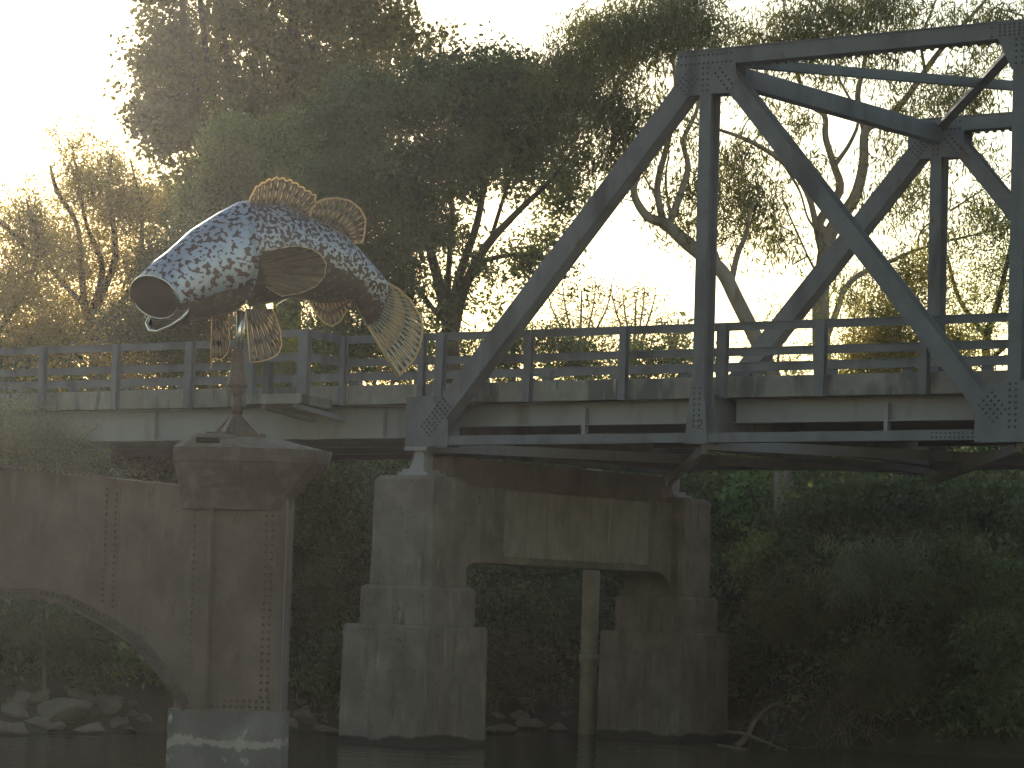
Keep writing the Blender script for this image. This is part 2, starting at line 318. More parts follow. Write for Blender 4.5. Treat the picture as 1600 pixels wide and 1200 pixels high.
# ------------------------------------------------------------------ truss bridge
X1 = Vector((1, 0, 0)); Y1 = Vector((0, 1, 0)); Z1 = Vector((0, 0, 1))
NP = 4                                                     # panels
zc_b = ZB + .075; zc_t = ZB + TH - .12
def rivets(m, c, ax, az, nx, nz, sx, sz, Y, r=.019, skip=None):
    """grid of rivet heads centred at c in the plane of constant Y, facing the river side"""
    for i in range(nx):
        m.m = 1
        for j in range(nz):
            p = c + ax * ((i - (nx - 1) / 2) * sx) + az * ((j - (nz - 1) / 2) * sz)
            m.dome(Vector((p.x, Y, p.z)), -Y1, r * 1.35)
    m.m = 0
def N_(i, top): return Vector((i * PL, 0, zc_t if top else zc_b))
bridge = empty('truss_bridge', (0, 0, ZB), 'blue-grey riveted steel truss road bridge with a concrete-edged deck, resting on the stepped concrete pier', 'bridge')
for Y in (0.0, TW):
    o = Vector((0, Y, 0)); FD = .30
    fy = Y - FD / 2                                          # face towards the viewer
    m = MB(); m.beam(N_(0, 0) + o + Vector((-.12, 0, 0)), N_(NP, 0) + o + Vector((.12, 0, 0)), Z1, .15, Y1, .26)
    sp = onY(1486, 684, 0).x
    m.beam(Vector((sp - .32, Y - .135, zc_b)), Vector((2 * PL - .55, Y - .135, zc_b)), Z1, .146, Y1, .02)
    k = int((2 * PL - .6 - sp + .3) / .075)
    rivets(m, Vector((sp - .28 + k * .0375, Y, zc_b)), X1, Z1, k, 2, .075, .065, Y - .145, .015)
    m.build('bottom_chord', [STEEL, RIVET], bridge)
    m = MB(); m.beam(N_(1, 1) + o + Vector((-.55, 0, 0)), N_(NP - 1, 1) + o + Vector((.55, 0, 0)), Z1, .24, Y1, FD)
    m.beam(N_(1, 1) + o + Vector((-.55, 0, .13)), N_(NP - 1, 1) + o + Vector((.55, 0, .13)), Y1, FD + .05, Z1, .02)
    for q in range(int((NP - 2) * PL / .16)):                # batten edge under the chord
        x = PL + .7 + q * .16
        m.beam(Vector((x, Y + .1, zc_t - .12)), Vector((x, Y + .1, zc_t - .155)), X1, .05, Y1, .06)
    for i in (1, 2, 3):
        rivets(m, Vector((i * PL, Y, zc_t + .05)), X1, Z1, 12, 1, .085, 0, fy, .016)
        rivets(m, Vector((i * PL, Y, zc_t - .08)), X1, Z1, 12, 1, .085, 0, fy, .016)
    m.build('top_chord', [STEEL, RIVET], bridge)
    for (a, b_) in ((0, 1), (NP, NP - 1)):
        m = MB(); p0 = N_(a, 0) + o; p1 = N_(b_, 1) + o; S = (p1 - p0).normalized().cross(Y1)
        m.beam(p0, p1, S, .335, Y1, FD - .01)
        m.build('end_post', STEEL, bridge)
    for i in range(1, NP):
        m = MB(); m.hsec(N_(i, 0) + o, N_(i, 1) + o, .215, FD - .02); m.build('vertical_post', STEEL, bridge)
    for a, b_ in ((1, 2), (3, 2)):
        m = MB(); m.hsec(N_(a, 1) + o + Vector((.1 if a == 1 else -.1, 0, 0)), N_(b_, 0) + o + Vector((-.12 if a == 1 else .12, 0, 0)), .27, FD - .03)
        m.build('diagonal_brace', STEEL, bridge)
    # gusset plates on both faces of each node
    def gusset(poly, i, extra):
        m = MB()
        for yy in (fy - .012, Y + FD / 2):
            m.prism([Vector((x, yy, z)) for x, z in poly], Vector((0, .012, 0)))
        for r_ in extra: rivets(m, *r_[:-1], fy - .012, r_[-1])
        m.build('gusset_plate', [STEEL, RIVET], bridge)
    for i, sg in ((0, 1), (NP, -1)):
        x = i * PL; da = Vector((PL, 0, TH - .2)).normalized(); da.x *= sg; pa = Vector((da.z, 0, -da.x))
        gusset([(x - .28 * sg, ZB - .03), (x + .62 * sg, ZB - .03), (x + .62 * sg, ZB + .38), (x + .26 * sg, ZB + .82), (x - .28 * sg, ZB + .80)], i,
               [(Vector((x + .36 * sg, Y, ZB + .46)), pa, da, 4, 9, .075, .078, .016)])
    for i in (1, 3):
        x = i * PL; sg = 1 if i == 1 else -1
        gusset([(x - .22, ZB - .02), (x + .22, ZB - .02), (x + .11, ZB + .95), (x - .11, ZB + .95)], i,
               [(Vector((x, Y, ZB + .55)), X1, Z1, 2, 8, .10, .085, .016)])
        zt = ZB + TH; da = Vector((PL * sg, 0, TH)).normalized(); pa = Vector((da.z, 0, -da.x)); db = Vector((-PL * sg, 0, TH)).normalized(); pb = Vector((db.z, 0, -db.x))
        gusset([(x - .56 * sg, zt - .235), (x + .56 * sg, zt - .235), (x + .56 * sg, zt - .56), (x + .44 * sg, zt - .70), (x - .48 * sg, zt - .70), (x - .56 * sg, zt - .6)], i,
               [(Vector((x - .33 * sg, Y, zt - .48)), pa, da, 4, 5, .075, .075, .016),
                (Vector((x, Y, zt - .46)), X1, Z1, 2, 5, .09, .09, .016),
                (Vector((x + .34 * sg, Y, zt - .47)), pb, db, 2, 5, .11, .085, .016)])
    x = 2 * PL; da = Vector((-PL, 0, TH)).normalized(); pa = Vector((da.z, 0, -da.x))
    gusset([(x - .62, ZB - .04), (x + .62, ZB - .04), (x + .62, ZB + .62), (x + .4, ZB + .80), (x + .12, ZB + .86), (x - .12, ZB + .86), (x - .4, ZB + .80), (x - .62, ZB + .62)], 2,
           [(Vector((x - .33, Y, ZB + .48)), pa, da, 4, 5, .09, .085, .017), (Vector((x, Y, ZB + .5)), X1, Z1, 2, 8, .10, .09, .017)])
    zt = ZB + TH
    gusset([(x - .36, zt - .235), (x + .36, zt - .235), (x + .12, zt - .72), (x - .12, zt - .72)], 2, [(Vector((x, Y, zt - .45)), X1, Z1, 2, 5, .1, .09, .016)])
    m = MB(); m.beam(Vector((x - .38, fy - .012, zc_t)), Vector((x + .38, fy - .012, zc_t)), Z1, .232, Y1, .02)
    rivets(m, Vector((x, Y, zc_t)), X1, Z1, 9, 4, .08, .052, fy - .022, .015); m.build('splice_plate', [STEEL, RIVET], bridge)
# painted figure on the lower gusset
m = MB(); c = Vector((PL + .07, -.165, ZB + .27)); r_ = .05
pts = [c + Vector((-.045, 0, .045))] + [c + Vector((.045 * math.cos(a), 0, .045 + .04 * math.sin(a))) for a in np.linspace(math.pi, -.6, 8)] + [c + Vector((-.05, 0, -.06)), c + Vector((.055, 0, -.06))]
m.tube(pts, .009, 5); m.build('painted_figure', RIVET, bridge)
# overhead struts, portal frames, laterals
def strut(p0, p1, h, d, name):
    m = MB(); a = (p1 - p0).normalized(); S = a.cross(Z1)
    m.beam(p0, p1, Z1, h, S, d)
    m.build(name, STEEL, bridge)
for i in (1, 3): strut(Vector((i * PL, .15, zc_t - .16)), Vector((i * PL, TW - .15, zc_t - .16)), .30, .24, 'portal_strut')
strut(Vector((2 * PL, .15, zc_t - .03)), Vector((2 * PL, TW - .15, zc_t - .03)), .16, .16, 'top_strut')
for a, b_ in ((1, 2), (2, 3)):
    strut(Vector((a * PL + .1, .15, zc_t - .01)), Vector((b_ * PL, TW - .15, zc_t - .01)), .15, .13, 'top_lateral')
    strut(Vector((a * PL + .1, TW - .15, zc_t - .02)), Vector((b_ * PL, .15, zc_t - .02)), .06, .18, 'top_lateral')
# floor beams (H on edge), stringers, bottom laterals
ZK1 = onY(1105 + 60, 588, .5).z; ZK0 = onY(1200, 620, .5).z; DECKZ = ZK0
for i in range(NP + 1):
    m = MB(); p0 = Vector((i * PL, .13, ZB + .42)); p1 = Vector((i * PL, TW - .13, ZB + .42))
    if i == 0: p0.z = p1.z = ZB + .46
    for q in (-1, 1): m.beam(p0 + Z1 * q * .35, p1 + Z1 * q * .35, X1, .22, Z1, .02)
    m.beam(p0, p1, X1, .016, Z1, .70)
    m.beam(Vector((i * PL, .13, ZB - .05)), Vector((i * PL, TW - .13, ZB - .05)), X1, .2, Z1, .10)
    m.build('floor_beam', STEEL, bridge)
for i in range(NP):
    m = MB(); m.beam(Vector((i * PL, .1, ZB - .02)), Vector(((i + 1) * PL, TW - .1, ZB - .02)), Z1, .16, Y1, .2); m.build('bottom_lateral', GIRD, bridge)
    m = MB(); m.beam(Vector(((i + 1) * PL, .1, ZB - .10)), Vector((i * PL, TW - .1, ZB - .22)), Z1, .14, Y1, .16); m.build('bottom_lateral', GIRD, bridge)
ZS = onY(980, 664, .8).z
for i in range(NP):
    for Y in (.8, 2.8, 4.8, 6.7):
        x0 = i * PL + .13; x1 = (i + 1) * PL - .13; m = MB(); zt = DECKZ - .01
        m.beam(Vector((x0, Y, (ZS + zt) / 2)), Vector((x1, Y, (ZS + zt) / 2)), Y1, .014, Z1, zt - ZS - .036)
        for z in (ZS + .009, zt - .009): m.beam(Vector((x0, Y, z)), Vector((x1, Y, z)), Y1, .2, Z1, .018)
        m.build('stringer', GIRD, bridge)
        if Y == .8:
            m = MB(); xm = (x0 + x1) / 2 + (.15 if i else 0); m.beam(Vector((xm, Y - .06, ZB + .1)), Vector((xm, Y - .06, zt - .1)), X1, .07, Y1, .1); m.build('web_stiffener', GIRD, bridge)
m = MB(); m.box(.02, NP * PL, .5, TW - .5, DECKZ, DECKZ + .18); m.build('deck_slab', KERB, bridge)
for Y in (.5, TW - .75):
    m = MB(); m.box(.02, NP * PL, Y - .02, Y + .25, DECKZ - .005, ZK1); m.build('deck_kerb', KERB, bridge, bevel=.012)

# ------------------------------------------------------------------ approach span
XA = -34.0
appr = empty('approach_span', (XA, 3.5, 4.5), 'low steel girder road span with a concrete edge running left from the truss bridge', 'bridge')
ZG = onY(520, 686.5, .75).z
m = MB(); m.box(XA, -.02, .5, TW - .5, DECKZ, DECKZ + .18); m.build('deck_slab', KERB, appr)
for Y in (.5, TW - .75):
    m = MB(); m.box(XA, -.02, Y - .02, Y + .25, DECKZ - .005, ZK1); m.build('deck_kerb', KERB, appr, bevel=.012)
for Y in (.75, 2.8, 4.8, 6.7):
    m = MB(); zt = DECKZ - .01
    m.beam(Vector((XA, Y, (ZG + zt) / 2)), Vector((-.35, Y, (ZG + zt) / 2)), Y1, .014, Z1, zt - ZG - .04)
    for z in (ZG + .01, zt - .01): m.beam(Vector((XA, Y, z)), Vector((-.35, Y, z)), Y1, .24, Z1, .02)
    m.build('plate_girder', GIRD, appr)
for px in (600, 243, -130):
    x = onY(px, 660, .7).x; m = MB(); m.beam(Vector((x, .69, ZG + .03)), Vector((x, .69, DECKZ - .05)), X1, .06, Y1, .09); m.build('web_stiffener', GIRD, appr)
m = MB(); m.box(-.34, -.12, .3, TW - .3, ZB + .02, DECKZ - .03); m.box(-.7, .25, .55, TW - .7, 4.33, ZB - .16)
m.build('cross_girder', IRON, appr)
# lookout platform
xa, xb = onY(385, 615, -.9).x, onY(470, 615, -.9).x; xc = onY(520, 620, .48).x
ZP = onY(470, 614.5, -.9).z
poly = [Vector((xa, -.9, ZP - .17)), Vector((xb, -.9, ZP - .17)), Vector((xc, .475, ZP - .17)), Vector((xa - .6, .475, ZP - .17))]
m = MB(); m.prism(poly, Vector((0, 0, .17))); m.build('platform_slab', KERB, appr, bevel=.01)
m = MB()
for x in (xa + .3, xb - .2): m.beam(Vector((x, .5, DECKZ - .25)), Vector((x, -.8, ZP - .2)), X1, .1, Z1, .08)
m.build('platform_bracket', GIRD, appr)
m = MB(); m.box(XA - 1.6, XA, -.6, TW + .6, 0, ZG - .02); m.box(XA - 1.6, XA - .4, -.6, TW + .6, ZG - .02, DECKZ + .1); m.build('abutment', CONC, appr)

# ------------------------------------------------------------------ railings
def railpost(x, Y, z0, z1, w_, par, d=.12):
    m = MB(); m.hsec(Vector((x, Y, z0)), Vector((x, Y, z1)), w_, d, .014); m.build('post', STEEL, par)
YR = .40
zt_ = onY(1030, 514, YR).z; zm_ = onY(1030, 553, YR).z
px_posts = [(68, .13), (182, .13), (297, .16), (537, .12), (660, .11), (689, .16), (826, .13), (975, .13), (1129, .17), (1283, .16), (1445, .13), (1610, .13), (1780, .13), (1960, .13), (-50, .13), (-160, .13), (-270, .13), (-370, .13)]
rail = empty('bridge_railing', (0, YR, DECKZ), 'grey steel railing along the near edge of the bridge deck, with a small lookout bay', 'railing')
for px, w_ in px_posts: railpost(onY(px, 560, YR).x, YR, DECKZ - .02, zt_ + .05, w_, rail)
def railbar(p0, p1, par, h=.115, d=.06):
    m = MB(); a = (p1 - p0).normalized(); S = a.cross(Z1); m.beam(p0, p1, Z1, h, S, d)
    m.beam(p0 + Z1 * (h / 2 + .006), p1 + Z1 * (h / 2 + .006), Z1, .012, S, d + .05); m.build('rail', STEEL, par)
yr = YR - .10 + .03
xl, xr = onY(388, 560, YR).x, onY(532, 560, YR).x
for z in (zt_, zm_):
    railbar(Vector((xr, YR + .1, z)), Vector((NP * PL, YR + .1, z)), rail)
    railbar(Vector((XA, YR + .1, z)), Vector((xl, YR + .1, z)), rail)
# bay rails
for z in (zt_, zm_):
    railbar(Vector((xl - .1, YR + .1, z)), Vector((xa + .05, -.78, z)), rail)
    railbar(Vector((xa, -.80, z)), Vector((xb, -.80, z)), rail)
    railbar(Vector((xb, -.80, z)), Vector((xr, YR + .1, z)), rail)
railpost(xb, -.84, ZP, zt_ + .06, .2, rail); railpost(xa + .05, -.84, ZP, zm_, .14, rail)
railpost(onY(413, 590, -.2).x, -.1, ZP, zm_, .14, rail); railpost(xl, YR, DECKZ, zt_ + .05, .14, rail)
# far guard rail: one deep beam with short posts
YF = TW - .6
zf = onY(1030, 577.5, YF).z
grd = empty('guard_rail', (0, YF, DECKZ), 'low single-beam steel guard rail on the far edge of the bridge deck', 'guard rail')
m = MB(); m.beam(Vector((XA, YF, zf)), Vector((NP * PL, YF, zf)), Z1, .145, Y1, .05)
m.beam(Vector((XA, YF, zf + .08)), Vector((NP * PL, YF, zf + .08)), Z1, .014, Y1, .11)
m.build('rail', STEEL, grd)
x = XA + .5
while x < NP * PL:
    m = MB(); m.box(x - .09, x + .09, YF + .03, YF + .15, ZK1 - .02, zf + .05); m.build('post', STEEL, grd)
    x += 1.55

# ------------------------------------------------------------------ concrete pier
pier = empty('concrete_pier', (0, TW / 2, 0), 'weathered stepped concrete pier of two columns joined by a crosshead, standing in the river', 'bridge pier')
def block(m, x0, x1, y0, y1, z0, z1, ch=.0, bat=0.0, top=.0):
    """block with chamfered corners, battered sides and a weathered top slope"""
    def ring(e, z):
        a, b_, c_, d_ = x0 - e, x1 + e, y0 - e, y1 + e
        return [Vector(p + (z,)) for p in ((a + ch, c_), (b_ - ch, c_), (b_, c_ + ch), (b_, d_ - ch), (b_ - ch, d_), (a + ch, d_), (a, d_ - ch), (a, c_ + ch))]
    rs = [ring(bat, z0), ring(0, z1 - top)] + ([ring(-top, z1)] if top else [])
    vs = [p for r in rs for p in r]; fs = []
    for k in range(len(rs) - 1):
        fs += [(k * 8 + j, k * 8 + (j + 1) % 8, k * 8 + 8 + (j + 1) % 8, k * 8 + 8 + j) for j in range(8)]
    fs += [tuple(range(8))[::-1], tuple(range((len(rs) - 1) * 8, len(rs) * 8))]
    m.add(vs, fs)
for Y in (0.0, TW):
    m = MB(); block(m, -.66, .60, Y - .52, Y + .52, 2.62, 4.44, .07, .02, .07); m.build('column', CONC, pier, bevel=.015)
    m = MB(); block(m, -.74, .70, Y - .66, Y + .66, 1.97, 2.62, .03, .0, .05); m.build('column_step', CONC, pier, bevel=.015)
    m = MB(); block(m, -.94, .84, Y - .80, Y + .80, -1.5, 1.97, .0, .03, .03); m.build('footing', CONC, pier, bevel=.02)
m = MB()                                                   # crosshead with curved haunches
zt_c, zb_c = 4.33, 3.05; y0, y1 = .45, TW - .45; hr = .55
poly = [(y0, zt_c), (y0, zb_c - hr)] + [(y0 + .04 + hr - hr * math.cos(a), zb_c - hr + hr * math.sin(a)) for a in np.linspace(0, math.pi / 2, 8)]
poly += [(y1 - .04 - hr + hr * math.sin(a), zb_c - hr + hr * math.cos(a)) for a in np.linspace(0, math.pi / 2, 8)] + [(y1, zb_c - hr), (y1, zt_c)]
m.prism([Vector((-.52, a, b_)) for a, b_ in poly], Vector((.94, 0, 0))); m.build('crosshead', CONC, pier, bevel=.01)
m = MB(); m.box(.40, .47, 1.75, 6.1, 3.16, 4.31); m.build('crosshead_panel', PANEL, pier, bevel=.02)
m = MB(); pp = at(917, 1140, 60.6); m.tube([Vector((pp.x, pp.y, -1)), Vector((pp.x, pp.y, ZG - .1))], .165, 14)
m.tube([Vector((pp.x, pp.y, 1.35)), Vector((pp.x, pp.y, 1.5))], .19, 14)
tag(m.build('steel_pile', mat('pile_coating', (.36, .32, .25), .8, 0, .2, 3), smooth=True), 'slender beige steel pile standing upright behind the crosshead of the concrete pier', 'pile')
for Y in (0.0, TW):                                         # rocker bearings
    bea = MB(); bea.box(-.27, .22, Y - .2, Y + .2, ZB - .10, ZB - .035)
    bea.prism([Vector((x, Y - .13, z)) for x, z in ((-.09, ZB - .1), (.09, ZB - .1), (.12, ZB - .22), (.10, 4.56), (-.20, 4.56), (-.10, ZB - .22))], Vector((0, .26, 0)))
    bea.box(-.28, .2, Y - .22, Y + .22, 4.50, 4.56); bea.box(-.33, .3, Y - .27, Y + .27, 4.43, 4.50)
    bea.build('bearing', GIRD, pier, bevel=.006)

# ------------------------------------------------------------------ old iron pier and arch girder
DI = 38.0
ip = at(362, 1000, DI); PC = Vector((ip.x, ip.y, 0))         # pier centre
a15 = math.radians(-4); PU = _rt * math.cos(a15) + hf * math.sin(a15); PD = Z1.cross(PU)
def PP(u, d, z): return PC + PU * u + PD * d + Z1 * z
def zat(py, px=362, d=DI): return at(px, py, d).z
iron = empty('iron_pier', tuple(PC), 'rusty riveted iron pier with a flared cap, carrying the fish sculpture', 'bridge pier')
def loft(m, rings, cap=True, low=None):
    n_ = len(rings[0]); k0 = len(m.mi); vs = [p for r in rings for p in r]; fs = []
    for k in range(len(rings) - 1):
        fs += [(k * n_ + j, k * n_ + (j + 1) % n_, (k + 1) * n_ + (j + 1) % n_, (k + 1) * n_ + j) for j in range(n_)]
    if cap: fs += [tuple(range(n_))[::-1], tuple(range((len(rings) - 1) * n_, len(rings) * n_))]
    m.add(vs, fs)
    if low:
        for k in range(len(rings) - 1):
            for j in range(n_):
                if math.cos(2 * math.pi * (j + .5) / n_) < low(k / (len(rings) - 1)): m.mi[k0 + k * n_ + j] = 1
def colring(z, e=0.0, hw=.655, hd=.40, cut=False):
    pts = []
    for sx, sy in ((-1, -1), (1, -1), (1, 1), (-1, 1)):
        r_ = .13 + e
        for k in range(5):
            a = {(-1, -1): math.pi, (1, -1): 1.5 * math.pi, (1, 1): 0, (-1, 1): .5 * math.pi}[(sx, sy)] + k * math.pi / 8
            u_, d_ = sx * (hw - .13) + r_ * math.cos(a), sy * (hd - .13) + r_ * math.sin(a)
            if cut and (sx, sy) == (-1, -1): q = k / 4; u_, d_ = -.655 + .33 * q, -.06 - .34 * q     # corner cut back where the girder lands
            pts.append(PP(u_, d_, z))
    return pts
zb1 = zat(1106); ztop = zat(752)
m = MB(); loft(m, [colring(zb1 - .02, cut=True), colring(ztop, cut=True)])
for j in (8,): m.mi[j] = 2  # corner face coloured to imitate the sky highlight
m.m = 1
for z in np.arange(zb1 + .15, ztop - .1, .085):
    for u in (.425, .50): m.dome(PP(u, -.40, z), -PD, .023)
for u in np.arange(-.30, .60, .075):
    for dz in (.03, .10): m.dome(PP(u, -.40, zb1 + dz), -PD, .023)
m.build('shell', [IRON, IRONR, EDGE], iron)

m = MB(); loft(m, [colring(-1.6, .03), colring(zb1 - .02, .03)]); m.build('base', BASE, iron, smooth=False)
# flared cap: left half narrower, right half wide
def capring(z, e, el=0.0):
    base = [(-.62, -.34), (-.50, -.50), (.12, -.56), (.62, -.42), (.70, -.1), (.62, .42), (.1, .55), (-.5, .48), (-.62, .34)]
    cx = .0; out = []
    for u, d in base:
        k = e * (1.0 if u > .3 else .28 if u < -.3 else .55); L = math.hypot(u, d)
        out.append(PP(u + k * u / L, d + k * .7 * d / L, z))
    return out
zc0, zc1, zc2, zc3 = zat(768), zat(724), zat(702), zat(690)
m = MB()
loft(m, [capring(zat(797), -.05), capring(zat(778), .0), capring(zat(765), .07), capring(zat(752), .17), capring(zat(738), .29), capring(zat(726), .37), capring(zc1, .385), capring(zc1 + .01, .42), capring(zat(706), .44), capring(zc2, .44)], True)
m.build('cap', IRONL, iron)
m = MB(); loft(m, [capring(zc2 + .001, .41), capring(zat(692), .08), capring(zat(684), -.18)], True)
m.build('cap_cover', mat('cap_top_pale', (.17, .14, .115), .9, 0, .3, 6, bump=.4, bscale=20), iron)  # cover in a paler tone than the cap below
m = MB()
Q = [PP(-.62, -.52, zat(702)), PP(.10, -.62, zat(702)), PP(.06, -.5, zat(682)), PP(-.42, -.45, zat(680))]
m.prism(Q, PD * .5); m.build('old_beam_seat', IRON, iron)
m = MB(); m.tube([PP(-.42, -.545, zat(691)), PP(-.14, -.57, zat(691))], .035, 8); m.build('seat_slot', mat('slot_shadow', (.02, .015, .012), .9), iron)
ZW = zat(1160)
nn = BASE.node_tree.nodes; ll = BASE.node_tree.links; bb = nn['Principled BSDF']; src = bb.inputs['Base Color'].links[0].from_socket
g = nn.new('ShaderNodeNewGeometry'); sx = nn.new('ShaderNodeSeparateXYZ'); ll.new(g.outputs['Position'], sx.inputs[0])
def nz_(scale, amp):
    t = nn.new('ShaderNodeTexNoise'); t.inputs['Scale'].default_value = scale; t.inputs['Detail'].default_value = 7
    ll.new(g.outputs['Position'], t.inputs['Vector']); q = nn.new('ShaderNodeMath'); q.operation = 'MULTIPLY_ADD'; q.inputs[1].default_value = amp; q.inputs[2].default_value = -amp / 2 - ZW
    ll.new(t.outputs['Fac'], q.inputs[0]); return q
q = nz_(2.2, .35); a = nn.new('ShaderNodeMath'); a.operation = 'ADD'; ll.new(sx.outputs[2], a.inputs[0]); ll.new(q.outputs[0], a.inputs[1])
ab = nn.new('ShaderNodeMath'); ab.operation = 'ABSOLUTE'; ll.new(a.outputs[0], ab.inputs[0])
q2 = nn.new('ShaderNodeTexNoise'); q2.inputs['Scale'].default_value = 14; q2.inputs['Detail'].default_value = 8; ll.new(g.outputs['Position'], q2.inputs['Vector'])
dv = nn.new('ShaderNodeMath'); dv.operation = 'MULTIPLY'; ll.new(q2.outputs['Fac'], dv.inputs[0]); dv.inputs[1].default_value = .16
sb = nn.new('ShaderNodeMath'); sb.operation = 'SUBTRACT'; ll.new(dv.outputs[0], sb.inputs[0]); ll.new(ab.outputs[0], sb.inputs[1])
mr = nn.new('ShaderNodeMapRange'); mr.inputs[1].default_value = .02; mr.inputs[2].default_value = .05; mr.inputs[4].default_value = .75; ll.new(sb.outputs[0], mr.inputs[0])
mx = nn.new('ShaderNodeMix'); mx.data_type = 'RGBA'; ll.new(mr.outputs[0], mx.inputs[0]); ll.new(src, mx.inputs[6]); mx.inputs[7].default_value = (.30, .28, .25, 1)
ll.new(mx.outputs[2], bb.inputs['Base Color'])

P0 = PP(-.32, -.46, 0)
arch_px = [(310, 1106), (283, 1062), (250, 1021), (208, 983), (146, 950), (83, 923), (42, 917), (0, 919)]
intr_px = [(292, 1108), (271, 1075), (250, 1046), (217, 1008), (167, 975), (104, 944), (62, 934), (20, 935)]
GN = Y1
def G(px, py, off=0.0): return plane(px, py, P0, GN) + GN * off
top_px = [(319, 765), (240, 757), (165, 749), (80, 741), (0, 735)]
gird = empty('iron_arch_girder', tuple(P0), 'rusty riveted iron plate girder with arched underside, left of the iron pier', 'girder')
T = [G(*p) for p in top_px]; B = [G(*p) for p in intr_px]
xm = B[-1].x - .25                                          # crown of the arch; mirror beyond it
def mir(p): return Vector((2 * xm - p.x, p.y, p.z))
Bl = B + [mir(p) for p in B[::-1]]
Tl = T + [Vector((xm, P0.y, T[-1].z + .05))] + [mir(p) for p in T[::-1]]
botl = [G(319, 1108)] + Bl + [mir(G(319, 1108))]
# triangulated by columns: sample top and bottom at equal X
xs = np.linspace(botl[0].x, botl[-1].x, 60)
def interp(L_, x):
    X_ = [p.x for p in L_]; Zs = [p.z for p in L_]
    o_ = np.argsort(X_); return float(np.interp(x, np.array(X_)[o_], np.array(Zs)[o_]))
m = MB()
vs = []
for x in xs:
    for yy in (0, .05):
        vs += [Vector((x, P0.y + yy, interp(Tl, x))), Vector((x, P0.y + yy, max(interp(Bl, x), botl[0].z) if Bl[-1].x < x < Bl[0].x else botl[0].z))]
fs = []
for i in range(len(xs) - 1):
    a = i * 4; b_ = a + 4
    fs += [(a, b_, b_ + 1, a + 1), (a + 2, a + 3, b_ + 3, b_ + 2), (a, a + 2, b_ + 2, b_), (a + 1, b_ + 1, b_ + 3, a + 3)]
fs += [(0, 1, 3, 2), (len(vs) - 4, len(vs) - 2, len(vs) - 1, len(vs) - 3)]
m.add(vs, fs)
for pz in (182, 167):
    xx = G(pz, 800).x
    m.m = 1
    for z in np.arange(interp(Bl, xx) + .25, interp(Tl, xx) - .1, .075): m.dome(Vector((xx, P0.y - .012, z)), -Y1, .024)
xx = G(305, 800).x
for z in np.arange(botl[0].z + .1, interp(Tl, xx) - .1, .085): m.dome(Vector((xx, P0.y, z)), -Y1, .021)
m.m = 0; xx = G(174, 800).x; m.box(xx - .14, xx + .14, P0.y - .012, P0.y, interp(Bl, xx) + .2, interp(Tl, xx) - .08)
m.build('web_plate', [IRON, IRONR], gird)
m = MB()                                                   # arch flange, standing proud, riveted
Bs = [Vector((p.x, p.y, p.z)) for p in Bl]
for a, b_ in zip(Bs[:-1], Bs[1:]):
    t_ = (b_ - a).normalized(); nn = t_.cross(Y1)
    m.beam(a - t_ * .01 + Y1 * .1, b_ + t_ * .01 + Y1 * .1, nn, .035, Y1, .36)
    m.beam(a - t_ * .01 - Y1 * .012 + Z1 * .06, b_ + t_ * .01 - Y1 * .012 + Z1 * .06, nn, .11, Y1, .02)
    k = max(1, int((b_ - a).length / .085))
    for j in range(k): m.dome(a + (b_ - a) * ((j + .5) / k) - Y1 * .022 + Z1 * .07, -Y1, .024)
m.build('arch_flange', IRONL, gird)
m = MB()
for a, b_ in zip(Tl[:-1], Tl[1:]):
    m.beam(a + Y1 * .08 + Z1 * .012, b_ + Y1 * .08 + Z1 * .012, Z1, .025, Y1, .30)
    k = max(1, int((b_ - a).length / .10))
    for j in range(k): m.dome(a + (b_ - a) * ((j + .5) / k) + Y1 * .0 + Z1 * .024, Z1, .024)
m.build('top_flange', IRON, gird)
m = MB(); c = G(172, 745, .05)
m.tube([c + Vector((-.12 + .24 * t, 0, .09 * math.sin(math.pi * t))) for t in np.linspace(0, 1, 9)], .006, 5); m.build('wire_loop', CHROME, gird)
# plain column closing the far end of the old arch
fc = Vector((mir(G(262, 1108)).x - .5, P0.y + .4, 0)); m = MB(); m.tube([fc + Z1 * -1.5, fc + Z1 * (T[-1].z)], .62, 20); m.build('far_column', IRON, gird)

# ------------------------------------------------------------------ fish sculpture
def F(px, py, w_=0.0): return at(px, py, DI - w_)
mastpx = 372
fish = empty('fish_sculpture', tuple(F(371, 684)), 'large mottled steel fish sculpture with open mouth, mounted on a mast on the iron pier', 'sculpture')
def fw_(px): return (371 - px) / 132 * math.tan(math.radians(20))
def ringpts(T_, B_, M_, hw, wc, n_=28):
    C_ = ((T_[0] + B_[0]) / 2, (T_[1] + B_[1]) / 2); out = []
    for k in range(n_):
        ph = 2 * math.pi * k / n_; c, s_ = math.cos(ph), math.sin(ph)
        px = C_[0] + c * (T_[0] - C_[0]); py = C_[1] + c * (T_[1] - C_[1])
        if M_: px += s_ * s_ * (M_[0] - C_[0]) * (1 if s_ > 0 else 0 if M_ is None else 1) ; py += s_ * s_ * (M_[1] - C_[1])
        out.append(F(px, py, wc + hw * math.copysign(abs(s_) ** .85, s_)))
    return out
body = [((388, 318), (388, 480), None, .40), ((405, 318.5), (400, 478), None, .42), ((430, 320), (428, 473), None, .42), ((457, 325), (452, 466), None, .39), ((485, 338), (472, 467), None, .35),
        ((513, 352), (495, 471), None, .31), ((542, 369), (520, 470), None, .27), ((559, 386), (545, 469), None, .22), ((576, 406), (559, 480), None, .17), ((592, 424), (566, 495), None, .12), ((606, 441), (574, 509), None, .07), ((611, 452), (588, 512), None, .03)]
m = MB(); loft(m, [ringpts(a, b_, c, h, fw_((a[0] + b_[0]) / 2)) for a, b_, c, h in body], low=lambda t: .0); m.build('body', [SKIN, BELLY], fish, smooth=True)
